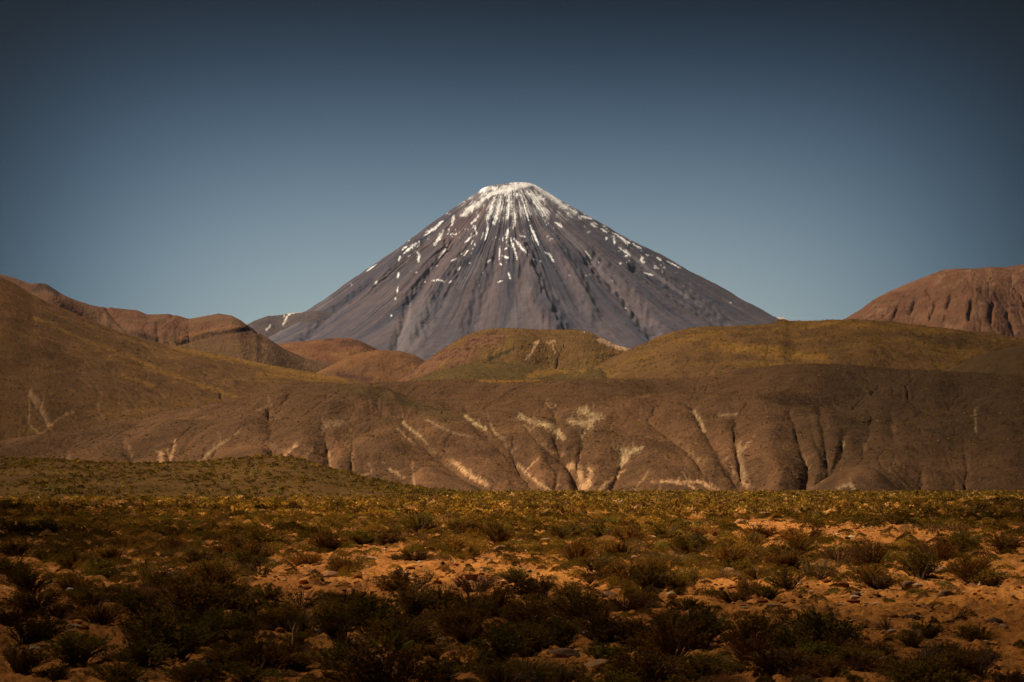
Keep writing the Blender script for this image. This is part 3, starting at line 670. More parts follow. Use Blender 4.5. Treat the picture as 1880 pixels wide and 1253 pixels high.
F_SAND = [(z4([(1080, 820), (1060, 900), (1130, 920), (1160, 960)]), 16, .6), (z4([(430, 920), (560, 960), (700, 980)]), 18, .35), (z3([(1150, 1020), (1300, 960), (1400, 970)]), 14, .3), (z3([(1750, 1040), (1790, 960)]), 14, .45), (z5([(850, 1160), (940, 1100), (1020, 1110)]), 14, .4), (z5([(430, 1000), (520, 1080), (500, 1150)]), 14, .3)]
F_VALLEYS = [(z4([(1165, 590), (1175, 700), (1200, 800), (1270, 870), (1315, 940), (1325, 1010)]), 30, 7), (z4([(1345, 680), (1310, 780), (1295, 860), (1310, 920)]), 24, 5), (z4([(690, 590), (790, 670), (900, 740), (960, 830), (1010, 900), (1090, 970), (1160, 1010)]), 28, 6), (z4([(350, 630), (440, 700), (530, 800), (640, 870), (720, 930), (810, 975)]), 28, 5.5),
             (z3([(1400, 760), (1425, 900), (1435, 1000), (1450, 1060)]), 26, 5), (z3([(1690, 860), (1715, 980), (1735, 1100)]), 28, 6), (z3([(1270, 870), (1150, 955), (1040, 1060)]), 26, 5), (z3([(1000, 930), (930, 1000), (880, 1060)]), 20, 4), (z5([(90, 790), (150, 900), (230, 1000), (290, 1090), (380, 1190)]), 28, 6.5), (z5([(305, 810), (310, 930), (330, 1040), (350, 1140), (385, 1190)]), 24, 5.5),
             (z5([(570, 780), (630, 930), (680, 1030), (655, 1120), (670, 1190)]), 26, 6.5), (z5([(740, 770), (760, 900), (775, 1050), (760, 1120), (690, 1190)]), 24, 6), (z5([(870, 880), (860, 980), (790, 1080), (700, 1180)]), 22, 5), (z5([(1000, 780), (990, 900), (960, 1000)]), 22, 3.5), (z5([(1110, 780), (1115, 920)]), 20, 3), (z5([(1260, 1080), (1255, 1200)]), 26, 4),
             (z4([(1520, 760), (1525, 860), (1470, 950), (1410, 1010)]), 26, 5.5), (z4([(1700, 640), (1800, 710), (1880, 770), (1960, 850)]), 26, 4), (z4([(820, 640), (900, 720), (950, 790)]), 18, 3.5), (z4([(980, 610), (1040, 680), (1120, 760), (1200, 810)]), 18, 4), (z5([(1450, 900), (1500, 1050), (1480, 1200)]), 34, 4), (z3([(560, 780), (640, 900), (700, 1050)]), 34, 4), (z3([(250, 860), (330, 960), (360, 1060)]), 30, 4), (z4([(20, 560), (60, 700), (90, 880)]), 30, 5)]
def c_front(X, Y, Z, PX, PY, acc, sl):
    n = fbm(X / 45, Y / 70, 105, 5); n2 = fbm(X / 7, Y / 9, 108, 4)
    col = np.zeros(X.shape + (3,)) + np.array((0.135, 0.082, 0.043))
    col = lerp(col, (0.18, 0.105, 0.055), sstep(-0.1, 0.4, n + 0.3 * n2))
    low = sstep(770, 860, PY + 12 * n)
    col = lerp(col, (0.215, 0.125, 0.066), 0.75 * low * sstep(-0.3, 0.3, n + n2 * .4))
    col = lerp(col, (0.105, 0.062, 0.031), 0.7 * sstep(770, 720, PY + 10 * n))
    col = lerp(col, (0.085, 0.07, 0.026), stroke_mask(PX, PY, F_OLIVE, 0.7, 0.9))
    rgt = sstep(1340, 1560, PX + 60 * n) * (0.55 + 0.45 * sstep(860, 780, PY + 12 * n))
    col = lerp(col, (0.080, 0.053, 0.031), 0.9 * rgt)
    col = lerp(col, (0.29, 0.165, 0.085), stroke_mask(PX, PY, F_SAND, 0.6, 1.0))
    a = np.log10(np.maximum(acc, 1))
    gul = sstep(3.0, 4.2, a) * sstep(740, 800, PY)
    col = lerp(col, (0.27, 0.165, 0.095), 0.45 * gul * sstep(-0.2, 0.2, n2))
    col = lerp(col, GRASSY, stroke_mask(PX, PY, F_GRASS, 0.5))
    dk = 0.6 * stroke_mask(PX, PY, F_DARK, 1.2, 0.9)
    col = lerp(col, (0.07, 0.037, 0.028), dk)
    bed = np.zeros(PX.shape)                               # pale washed-out beds along the side valleys
    for pts, w, dep in F_VALLEYS:
        dv, tv = seg_dist_t(PX + 3 * noise(PX / 9, PY / 12, 94), PY, pts)
        bed = np.maximum(bed, sstep(0.25, 0.8, tv) * sstep(9, 1, dv + 5 * n2))
    col = lerp(col, (0.40, 0.27, 0.155), 0.55 * bed * sstep(-0.25, 0.25, fbm(PX / 5, PY / 11, 131, 3)) * (1 - 0.6 * rgt))
    pl = 0.9 * stroke_mask(PX, PY, F_PALE, 1.2, 0.85)
    hat = 0.55 + 0.75 * sstep(-0.3, 0.3, fbm(PX / 2.6 + PY / 9, PY / 7, 111, 3))
    col = lerp(col, (0.52, 0.42, 0.25), np.clip(pl * hat, 0, 1))
    po = stroke_mask(PX, PY, F_ORNG, 1.1, 0.8)
    col = lerp(col, (0.66, 0.45, 0.25), np.clip(po * (0.5 + 0.8 * sstep(-0.35, 0.2, n2)), 0, 1))
    return col * np.array((0.95, 0.905, 0.86))
fc = [(p, w * 1.3, 3.0) for p, w, s in F_PALE if s > .4] + [(p, w * 1.1, 2.6) for p, w, s in F_ORNG] + [(p, w * 1.3, 5.0) for p, w, s in F_DARK[:14]]
fc += [(z4([(1170, 560), (1180, 700), (1200, 800), (1280, 880), (1320, 1000)]), 9, 9), (z4([(1340, 680), (1310, 780), (1290, 870)]), 8, 8), (z4([(940, 760), (1000, 890), (1100, 980), (1160, 1010)]), 8, 7), (z4([(690, 590), (800, 690), (920, 800)]), 9, 6), (z4([(350, 630), (500, 780), (640, 870), (800, 970)]), 8, 6),
       (z3([(1400, 760), (1430, 960), (1440, 1030)]), 7, 5), (z3([(1690, 860), (1720, 990), (1735, 1090)]), 7, 6), (z3([(1550, 900), (1150, 960), (1040, 1060)]), 9, 4), (z5([(90, 780), (200, 950), (280, 1080), (370, 1180)]), 8, 9), (z5([(300, 810), (310, 940), (340, 1100)]), 7, 7),
       (z5([(590, 790), (640, 950), (680, 1030), (665, 1190)]), 8, 9), (z5([(740, 780), (760, 900), (775, 1050)]), 7, 8), (z5([(860, 900), (850, 1000), (775, 1100), (690, 1195)]), 7, 9), (z5([(1100, 780), (1110, 900)]), 7, 4), (z5([(1000, 790), (990, 900)]), 7, 4), (z5([(1250, 800), (1260, 900)]), 8, 3), (z5([(680, 800), (720, 960)]), 6, 4), (z5([(1260, 1100), (1255, 1200)]), 6, 4),
       (z5([(0, 930), (80, 1000), (200, 1100), (340, 1180)]), 6, 3), (z4([(1530, 770), (1520, 900), (1420, 1000)]), 7, 7), (z4([(1700, 640), (1880, 760)]), 6, 4), (z3([(990, 940), (900, 1050)]), 5, 5), (z3([(915, 930), (880, 1050)]), 5, 4),
       # spurs stand out
       (z4([(1090, 790), (1060, 880), (1110, 960)]), 13, -11), (z4([(1220, 860), (1240, 930), (1270, 1000)]), 9, -4), (z4([(240, 700), (330, 850), (480, 960)]), 24, -11), (z3([(1700, 700), (1640, 850), (1600, 1000)]), 28, -10), (z3([(1450, 680), (1300, 800), (1180, 900)]), 18, -10),
       (z5([(880, 1190), (960, 1090), (1040, 1130), (1080, 1200)]), 20, -14), (z5([(450, 850), (480, 1000), (540, 1150)]), 24, -13), (z4([(1560, 640), (1650, 800), (1700, 900)]), 26, -10), (z4([(560, 640), (700, 800), (800, 900)]), 20, -9), (z5([(720, 1000), (710, 1120)]), 8, -3), (z5([(300, 585), (600, 548), (900, 560), (1250, 585)]), 7, -4)]
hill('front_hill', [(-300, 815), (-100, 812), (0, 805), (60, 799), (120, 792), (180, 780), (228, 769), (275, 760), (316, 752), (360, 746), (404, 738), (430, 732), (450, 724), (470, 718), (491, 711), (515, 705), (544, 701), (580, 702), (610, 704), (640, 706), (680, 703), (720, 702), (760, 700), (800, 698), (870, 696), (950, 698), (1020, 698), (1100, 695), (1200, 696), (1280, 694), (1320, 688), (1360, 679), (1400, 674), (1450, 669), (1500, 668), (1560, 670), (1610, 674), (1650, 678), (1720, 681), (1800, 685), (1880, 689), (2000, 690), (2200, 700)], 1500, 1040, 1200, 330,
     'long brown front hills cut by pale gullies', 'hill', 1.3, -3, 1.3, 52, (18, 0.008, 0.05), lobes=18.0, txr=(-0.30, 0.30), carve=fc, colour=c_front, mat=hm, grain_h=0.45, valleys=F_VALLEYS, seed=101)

# rounded spurs standing in front of the hill foot
for rid, lab, sd in (
        (z5([(600, 1240), (680, 1196), (760, 1140), (860, 1090), (960, 1068), (1040, 1090), (1075, 1130), (1120, 1175), (1190, 1240)]), 'rounded dark mound at the foot of the front hills, right of centre', 121),
        (z3([(980, 1120), (1040, 1062), (1150, 1005), (1280, 958), (1370, 962), (1415, 1000), (1440, 1060), (1460, 1120)]), 'rounded brown spur behind the end of the olive mound', 123),
        (z4([(330, 1040), (390, 960), (410, 900), (450, 868), (540, 880), (640, 930), (740, 975), (850, 1040)]), 'smooth sandy spur at the foot of the front hills, left of centre', 124)):
    xs_ = [q[0] for q in rid]; a_, b_ = [float(v) for v in tdir(np.array([min(xs_), max(xs_)]), np.array([880., 880.]))[0]]
    hill('spur', rid, 1050, 965, 170, 90, lab, 'spur', 1.7, -3, 0.8, 26, (14, 0.006, 0.08), txr=(a_, b_), back=0.9, colour=c_front, mat=hm, seed=sd, dwob=0.01, smooth=9)

# low olive mound on the left, at the far edge of the plain
def c_mound(X, Y, Z, PX, PY, acc, sl):
    n = fbm(X / 25, Y / 25, 115, 5)
    col = np.zeros(X.shape + (3,)) + np.array((0.120, 0.068, 0.018))
    return lerp(col, (0.165, 0.096, 0.024), sstep(-0.1, .4, n))
hill('mound', [(-300, 846), (-100, 841), (0, 841), (50, 842), (100, 845), (160, 849), (220, 852), (280, 851), (340, 850), (390, 847), (430, 843), (470, 840), (500, 838), (530, 839), (560, 846), (590, 856), (620, 865), (660, 875), (700, 884), (740, 892), (790, 899), (850, 905), (900, 910)], 640, 430, 520, 130,
     'low olive green mound along the left end of the plain', 'mound', 1.7, -0.6, 0.7, 22, (4, 0.01, 0.06), txr=(-0.30, 0.0), colour=c_mound, mat=hm, seed=111)

# ---- shrubs --------------------------------------------------------------
def norm(a):
    return a / (np.linalg.norm(a, axis=-1, keepdims=True) + 1e-9)
def leaf_quads(p, d, ln, wd, r):
    """narrow pointed leaves: base, two sides, tip"""
    s = norm(np.cross(d, norm(r.normal(size=d.shape)))) * wd[:, None]
    up = norm(np.cross(d, s)) * (wd * 0.5)[:, None]
    mid = p + d * (ln * 0.5)[:, None]
    V = np.stack([p, mid + s + up, p + d * ln[:, None], mid - s + up], 1).reshape(-1, 3)
    return V, np.arange(len(V)).reshape(-1, 4)
def tubes(paths, r0, r1):
    """three-sided twigs; paths (n, k, 3)"""
    n, k, _ = paths.shape
    t = norm(np.gradient(paths, axis=1))
    a = norm(np.cross(t, np.array([0.31, 0.9, 0.17]))); b = np.cross(t, a)
    rad = np.linspace(r0, r1, k)[None, :, None]
    ring = np.stack([paths + rad * (a * math.cos(q) + b * math.sin(q)) for q in (0, 2.09, 4.19)], 2)   # n k 3 3
    V = ring.reshape(-1, 3)
    i = np.arange(n * k * 3).reshape(n, k, 3)
    j = np.roll(i, -1, 2)
    F = np.stack([i[:, :-1], j[:, :-1], j[:, 1:], i[:, 1:]], -1).reshape(-1, 4)
    return V, F
def shrub_mesh(seed, clumps=7, stems=12, leaves=30, llen=0.045, lwid=0.010, dome=0.8, upright=0.5, bare=0.25, ragged=0.3, jit=0.55):
    r = np.random.default_rng(seed)
    P = []; S = []
    ca = r.uniform(0, 2 * np.pi, clumps); cr = np.sqrt(r.uniform(0.02, 1, clumps)) * 0.42; ch = 1 - ragged * r.uniform(0, 1, clumps)
    for c in range(clumps):
        n = stems
        e = np.stack([cr[c] * np.cos(ca[c]) + r.normal(0, 0.11, n), cr[c] * np.sin(ca[c]) + r.normal(0, 0.11, n)], -1)
        rr = np.minimum(np.linalg.norm(e, axis=1), 0.56)
        hz = (1 - (rr / 0.62) ** 2) ** 0.5 * dome + (1 - dome) * r.uniform(0.6, 1, n)
        hz = hz * ch[c] * r.uniform(0.72, 1.08, n)
        base = e * r.uniform(0.12, 0.42, n)[:, None]
        t = np.linspace(0, 1, 5)
        x = base[:, None] + (e - base)[:, None] * (t ** (1 + upright))[None, :, None]
        z = hz[:, None] * t[None] ** 0.9
        P.append(np.concatenate([x, z[..., None]], -1) + r.normal(0, 0.008, (n, 5, 3)))
        S.append(np.full(n, r.uniform(0, 1)))
    P = np.concatenate(P); S = np.concatenate(S)
    n = len(P)
    k = r.integers(0, n, n * leaves)
    tt = bare + (1 - bare) * r.uniform(0, 1, len(k)) ** 0.75
    f = np.minimum(tt * 4, 3.999); i0 = f.astype(int); fr = (f - i0)[:, None]
    p = P[k, i0] * (1 - fr) + P[k, i0 + 1] * fr
    d = norm(norm(P[k, i0 + 1] - P[k, i0]) + r.normal(0, jit, (len(k), 3)) + [0, 0, 0.25])
    p = p + r.normal(0, 0.012, p.shape)
    V, F = leaf_quads(p, d, llen * r.uniform(0.6, 1.35, len(k)), lwid * r.uniform(0.7, 1.3, len(k)), r)
    V[:, 2] = np.maximum(V[:, 2], 0.01)
    v = np.clip(0.55 * S[k] + 0.45 * r.uniform(0, 1, len(k)), 0, 1)
    col = np.repeat(np.stack([v, v, v], -1), 4, 0)
    sv, sf = tubes(P - [0, 0, 0.03], 0.010, 0.003)
    lo, hi = np.percentile(V[:, :2], 2.5), np.percentile(V[:, :2], 97.5); top = np.percentile(V[:, 2], 98)
    k3 = np.array([1 / (hi - lo), 1 / (hi - lo), 1 / top]); V = V * k3; sv = sv * k3
    return V, F, col, sv, sf
def tussock_mesh(seed, blades=900, dome=0.75):
    r = np.random.default_rng(seed)
    a = r.uniform(0, 2 * np.pi, blades); rr = np.sqrt(r.uniform(0, 1, blades))
    base = np.stack([np.cos(a) * rr * 0.34, np.sin(a) * rr * 0.34, np.zeros(blades)], -1)
    tilt = rr * 1.15 + r.normal(0, 0.18, blades)
    a2 = a + r.normal(0, 0.35, blades)
    h = r.uniform(0.55, 1.0, blades)
    dirn = np.stack([np.cos(a2) * np.sin(tilt), np.sin(a2) * np.sin(tilt), np.maximum(np.cos(tilt), 0.12)], -1)
    p0 = base; p1 = base + dirn * (h * 0.5)[:, None] + [0, 0, 0.06]; p2 = base + dirn * h[:, None] - np.array([0, 0, 1]) * (0.22 * np.sin(tilt).clip(0) * h)[:, None]
    s = norm(np.cross(dirn, r.normal(size=dirn.shape))) * 0.007
    V = np.stack([p0 - s, p0 + s, p1 + s * 0.8, p1 - s * 0.8, p2 + s * 0.2, p2 - s * 0.2], 1).reshape(-1, 3)
    i = np.arange(blades)[:, None] * 6
    F = np.concatenate([i + [0, 1, 2, 3], i + [3, 2, 4, 5]])
    V[:, 2] = np.maximum(V[:, 2], 0.0)
    v = r.uniform(0, 1, blades)
    return V, F, np.repeat(np.stack([v, v, v], -1), 6, 0)

LEAF = {'d': leaf_mat('dark_leaves', (0.045, 0.030, 0.006), (0.30, 0.185, 0.028)),
        'o': leaf_mat('olive_leaves', (0.10, 0.066, 0.011), (0.44, 0.27, 0.038)),
        'g': leaf_mat('green_leaves', (0.060, 0.052, 0.010), (0.32, 0.235, 0.032)),
        'r': leaf_mat('brown_leaves', (0.085, 0.042, 0.012), (0.26, 0.13, 0.034)),
        't': leaf_mat('sparse_leaves', (0.060, 0.048, 0.016), (0.145, 0.105, 0.035)),
        's': leaf_mat('straw_blades', (0.19, 0.095, 0.030), (0.38, 0.22, 0.075))}
def stem_mat():
    m, t = new_mat('twig_bark')
    o = t.nodes.new('ShaderNodeOutputMaterial'); p = t.nodes.new('ShaderNodeBsdfPrincipled')
    nz = t.nodes.new('ShaderNodeTexNoise'); nz.inputs['Scale'].default_value = 25
    cr = t.nodes.new('ShaderNodeValToRGB')
    cr.color_ramp.elements[0].color = (0.05, 0.03, 0.018, 1); cr.color_ramp.elements[1].color = (0.15, 0.09, 0.05, 1)
    t.links.new(nz.outputs['Fac'], cr.inputs[0]); t.links.new(cr.outputs[0], p.inputs['Base Color'])
    p.inputs['Roughness'].default_value = 0.9
    t.links.new(p.outputs[0], o.inputs['Surface'])
    return m
BARK = stem_mat()
PROTO = {}
KINDS = {
    'd': dict(n=5, kw=dict(clumps=8, stems=13, leaves=26, llen=0.055, lwid=0.011, upright=0.55, ragged=0.40)),
    'o': dict(n=4, kw=dict(clumps=9, stems=13, leaves=26, llen=0.048, lwid=0.011, upright=0.4, ragged=0.28, dome=0.9)),
    'g': dict(n=3, kw=dict(clumps=8, stems=10, leaves=22, llen=0.060, lwid=0.021, upright=0.4, ragged=0.35, jit=0.9)),
    'r': dict(n=3, kw=dict(clumps=8, stems=14, leaves=15, llen=0.045, lwid=0.009, upright=0.5, ragged=0.35)),
    't': dict(n=3, kw=dict(clumps=5, stems=9, leaves=11, llen=0.045, lwid=0.009, upright=0.9, ragged=0.5, dome=0.5, bare=0.35)),
}
for k, e in KINDS.items():
    for i in range(e['n']):
        V, F, col, sv, sf = shrub_mesh(200 + 13 * i + ord(k), **e['kw'])
        PROTO.setdefault(k, []).append((mesh_obj('foliage', V, F, LEAF[k], link=False, col=col, attr='leaf'), mesh_obj('stems', sv, sf, BARK, link=False)))
for i in range(3):
    V, F, col = tussock_mesh(500 + i)
    PROTO.setdefault('s', []).append((mesh_obj('grass_blades', V, F, LEAF['s'], link=False, col=col, attr='leaf'), None))

# where they stand: read off the photograph as (foot x, foot y, width, height, kind), then turned into metres on the plain
Z6 = [(280,565,230,90,'d'),(800,705,210,170,'t'),(420,500,150,80,'d'),(540,450,130,90,'d'),(960,440,170,70,'d'),(1040,560,150,90,'d'),(1160,705,230,170,'o'),(930,745,130,85,'o'),(1210,575,130,85,'d'),(1400,655,180,150,'t'),(1530,615,120,90,'d'),(1690,562,100,60,'d'),(1770,505,180,110,'d'),
      (1850,635,140,110,'d'),(1430,505,200,130,'d'),(1580,640,80,50,'o'),(100,540,200,100,'d'),(60,650,200,130,'d'),(150,740,220,150,'d'),(430,690,140,70,'d'),(360,760,140,80,'g'),(530,765,140,95,'d'),(790,865,240,160,'d'),(1050,865,230,110,'r'),(700,935,180,120,'d'),(540,890,240,110,'o'),
      (200,870,300,130,'d'),(150,1010,350,160,'d'),(400,1125,330,150,'d'),(90,1160,260,160,'d'),(640,1200,260,140,'d'),(800,1140,240,160,'g'),(1080,1010,230,170,'g'),(1300,955,200,150,'g'),(1480,885,160,110,'o'),(1620,835,220,150,'t'),(1820,885,230,170,'o'),(1650,945,150,110,'d'),(1420,1165,270,190,'d'),
      (1200,1150,200,130,'d'),(1000,1190,220,110,'d'),(1800,1115,230,150,'g'),(850,955,230,95,'s'),(1610,1075,150,80,'s'),(1260,632,80,60,'s'),(525,520,100,45,'s'),(680,470,110,50,'s'),(340,640,110,60,'s'),(1780,620,60,40,'s'),(720,420,90,40,'s'),(640,360,150,80,'d'),(1280,330,110,60,'d'),(1000,300,60,60,'d'),
      (260,420,180,90,'d'),(80,420,180,100,'d'),(1150,470,150,70,'o'),(850,430,120,60,'o'),(1680,440,160,80,'d'),(1560,420,170,80,'d'),(1300,480,140,70,'o'),(780,560,140,90,'r'),(640,600,150,80,'d'),(900,610,120,80,'d'),(50,900,180,120,'d'),(330,900,90,60,'d'),(1130,740,140,70,'d'),(1240,1040,150,90,'r')]
Z7 = [(430,525,120,75,'g'),(155,612,125,105,'o'),(40,642,140,105,'d'),(440,637,80,45,'g'),(575,622,70,50,'o'),(708,608,70,62,'d'),(810,634,90,52,'g'),(910,594,90,75,'d'),(960,674,195,92,'d'),(690,548,170,110,'o'),(780,515,110,75,'o'),(1090,785,280,140,'d'),(1240,775,160,110,'o'),(1280,638,90,60,'o'),
      (1480,695,145,85,'o'),(1390,614,200,95,'d'),(1540,623,110,95,'d'),(1690,745,220,160,'d'),(1830,745,150,115,'o'),(400,865,240,180,'o'),(560,850,200,160,'d'),(720,920,240,240,'d'),(830,880,180,200,'d'),(210,935,320,230,'d'),(60,860,220,160,'d'),(1000,905,200,130,'d'),(1170,1015,280,200,'d'),(930,900,130,140,'d'),
      (1420,905,160,120,'t'),(1480,1005,300,180,'d'),(1660,1010,240,170,'d'),(1800,1100,250,260,'d'),(1630,1160,300,170,'d'),(870,1125,260,200,'g'),(1020,1090,240,190,'d'),(720,1150,250,160,'g'),(560,1180,220,140,'g'),(280,1095,220,150,'g'),(190,1175,190,150,'d'),(1440,1115,220,110,'g'),(1560,1213,240,90,'g'),
      (30,1105,150,180,'d'),(700,650,110,35,'d'),(430,405,200,110,'d'),(130,465,200,90,'d'),(880,475,170,140,'d'),(1040,485,130,90,'d'),(1230,445,200,110,'d'),(1580,465,170,115,'d'),(1760,435,160,95,'d'),(1450,445,180,90,'d'),(280,465,160,90,'d'),(620,505,180,110,'o'),(1290,565,170,130,'o'),(1520,535,250,100,'o'),
      (1850,535,150,130,'d'),(1040,575,160,70,'o'),(1180,560,120,80,'o'),(60,500,110,55,'g'),(1320,470,90,45,'s'),(330,545,110,35,'d'),(790,370,130,60,'d'),(560,380,110,90,'s'),(1130,340,110,60,'d'),(1040,300,120,60,'d'),(840,300,120,60,'o'),(690,280,100,40,'d'),(1280,330,90,40,'o'),(1680,370,170,70,'o'),(980,380,140,80,'d'),
      (560,460,120,70,'d'),(720,440,150,100,'d'),(1900,620,140,90,'o'),(1340,730,100,50,'r'),(1270,790,110,50,'o'),(1650,890,130,80,'d'),(400,930,210,100,'r'),(580,1040,130,70,'s'),(1330,700,70,35,'d'),(1120,420,150,70,'d'),(350,380,120,70,'d'),(240,360,130,60,'o'),(220,645,90,26,'d')]
Z8 = [(80,545,185,135,'d'),(290,585,200,150,'o'),(60,685,145,125,'o'),(180,665,120,95,'o'),(410,565,180,95,'o'),(380,755,160,150,'o'),(600,715,180,135,'d'),(480,770,170,85,'o'),(670,743,90,70,'d'),(785,788,80,80,'d'),(30,750,85,75,'d'),(170,765,140,95,'d'),(740,665,220,155,'t'),(620,545,180,125,'d'),(880,565,240,130,'r'),
      (930,705,160,85,'d'),(1090,715,200,110,'d'),(1200,700,120,80,'d'),(1060,605,200,180,'r'),(1310,655,200,170,'d'),(1420,565,220,150,'r'),(1600,675,170,85,'d'),(1560,485,200,100,'d'),(1780,525,170,120,'d'),(1690,660,120,70,'d'),(1340,772,85,60,'t'),(1860,690,80,70,'d'),(480,935,220,115,'d'),(130,1005,320,240,'d'),
      (700,965,240,140,'d'),(840,895,110,120,'t'),(915,925,100,80,'d'),(1140,935,125,110,'t'),(400,1085,280,170,'r'),(640,1090,270,160,'g'),(780,1120,220,140,'g'),(900,1080,200,140,'d'),(1330,1015,200,130,'d'),(1640,1015,240,110,'d'),(1380,1095,260,130,'t'),(80,1185,220,160,'g'),(250,1195,230,125,'d'),(540,1205,300,150,'d'),
      (820,1210,280,130,'d'),(1030,1170,200,110,'r'),(1250,1213,280,140,'d'),(1480,1185,200,110,'d'),(1680,1090,130,85,'d'),(1860,1035,80,60,'d'),(1800,1213,200,110,'d'),(450,445,200,85,'d'),(710,405,80,90,'d'),(150,435,200,80,'o'),(730,365,120,80,'d'),(1060,385,140,70,'d'),(1250,375,130,70,'d'),(640,300,100,60,'d'),
      (980,560,160,120,'d'),(760,500,150,80,'o'),(540,330,70,35,'o'),(1850,440,80,60,'d'),(1380,400,130,60,'r'),(1480,350,120,60,'o'),(1300,300,80,60,'d'),(1660,560,150,70,'r'),(1660,600,130,50,'s'),(1760,600,150,60,'s'),(1160,540,150,90,'d'),(880,350,120,60,'o'),(210,360,120,60,'d'),(360,350,80,50,'o'),(1250,960,90,60,'d'),(360,900,120,80,'d')]
S_ = 2.9375
spots = []
for lst, ox in ((Z6, 0), (Z7, 620), (Z8, 1240)):
    for x, y, w, h, k in lst:
        px, py = ox + x / S_, 840 + y / S_
        gx, gy = ground_at(px, py)
        spots.append([float(gx), float(gy), w / S_ * gy / FPX, h / S_ * gy / FPX, k])
# the patches of bare soil in the photograph (foot x, foot y, half sizes)
OPEN = [(820, 1062, 210, 40), (1000, 1085, 130, 30), (1550, 1100, 330, 34), (1700, 1110, 190, 50), (1410, 975, 75, 26), (1620, 978, 160, 14), (560, 1050, 90, 34), (185, 1165, 70, 22), (1070, 1215, 70, 20), (530, 1085, 70, 22), (1820, 1150, 70, 40), (90, 1190, 40, 18), (690, 1020, 60, 18), (1290, 1080, 60, 20)]
def openness(px, py):
    m = np.zeros(np.shape(px))
    for ox, oy, a, b in OPEN:
        m = np.maximum(m, np.clip(1.6 - 1.1 * np.hypot((px - ox) / a, (py - oy) / b), 0, 1))
    return m
r2 = np.random.default_rng(55)
def spread(n, d0, d1, gap, wmean, mixk, half=0.262, keep=None):
    got = []
    cell = {}
    for x, y, w, h, k in spots:
        cell.setdefault((int(x // 2.5), int(y // 2.5)), []).append((x, y, w))
    dd = np.sqrt(r2.uniform(0, 1, n) * (d1 ** 2 - d0 ** 2) + d0 ** 2); tx = r2.uniform(-half, half, n)
    xs = dd * tx + r2.uniform(-13, 13, n) * (np.abs(tx) > 0.2); ys = dd
    px, py = project(xs, ys, np.zeros(n))
    op = np.maximum(openness(px, py), 0)
    op = np.maximum(op, openness(px, py - 0.42 * wmean * FPX / dd))
    clus = fbm(xs / 9, ys / 14, 19, 3)
    ww = np.clip(r2.lognormal(math.log(wmean), 0.38, n), 0.16, 1.4)
    kk = r2.choice([q[0] for q in mixk], n, p=[q[1] for q in mixk])
    for i in range(n):
        if r2.uniform() < min(op[i] * 1.3, .97 if wmean > .4 else .85): continue
        if clus[i] < -0.18 and r2.uniform() < 0.5: continue
        c = (int(xs[i] // 2.5), int(ys[i] // 2.5)); ok = True
        for a in (-1, 0, 1):
            for b in (-1, 0, 1):
                for q in cell.get((c[0] + a, c[1] + b), ()):
                    if (q[0] - xs[i]) ** 2 + (q[1] - ys[i]) ** 2 < (gap * (q[2] + ww[i])) ** 2: ok = False; break
                if not ok: break
            if not ok: break
        if not ok: continue
        cell.setdefault(c, []).append((xs[i], ys[i], ww[i]))
        got.append([xs[i], ys[i], ww[i], ww[i] * r2.uniform(0.42, 0.70), kk[i]])
    return got
MIX = [('d', .46), ('o', .26), ('g', .06), ('r', .08), ('t', .06), ('s', .08)]
near_fill = spread(1500, 26.5, 62, 0.50, 0.50, MIX)
small_fill = spread(3000, 26.5, 95, 0.40, 0.30, MIX)
mid_fill = spread(20000, 62, 190, 0.56, 0.56, [('d', .42), ('o', .40), ('g', .05), ('r', .06), ('s', .07)])
allsp = spots + near_fill + small_fill + mid_fill
def show(s):
    px, py = project(s[0], s[1], 0.0)
    inside = -30 < px < 1910 and py < 1300
    return (s[2] * s[3] / s[1] ** 2) * (1.0 if inside else 0.0)
allsp.sort(key=show, reverse=True)
IND, REST = allsp[:300], allsp[300:]
ADJ = {'d': 'dark green', 'o': 'olive', 'g': 'leafy green', 'r': 'reddish brown', 't': 'sparse twiggy', 's': 'straw coloured'}
ORD = 'first second third fourth fifth sixth seventh eighth ninth tenth eleventh twelfth thirteenth fourteenth fifteenth sixteenth seventeenth eighteenth nineteenth twentieth'.split()
rows_ = [(1185, 'along the bottom edge'), (1120, 'just below the bare soil'), (1062, 'on the bare soil band'), (1015, 'just above the bare soil')]
thirds = ['left third', 'middle third', 'right third']
bucket = {}
info = []
for s in IND:
    px, py = project(s[0], s[1], 0.0)
    row = next((i for i, (y, _) in enumerate(rows_) if py >= y), 4)
    info.append((px, row, min(2, max(0, int(px // 627)))))
    bucket.setdefault((s[4], row, info[-1][2]), []).append(len(info) - 1)
count = {}
for key, ids in bucket.items():
    for n, i in enumerate(sorted(ids, key=lambda q: info[q][0])): count[i] = (n, len(ids))
def ground_z(x, y):
    X = np.array([x]); Y = np.array([y])
    return float((ground_height(X, Y) + ground_detail(X, Y)[0])[0])
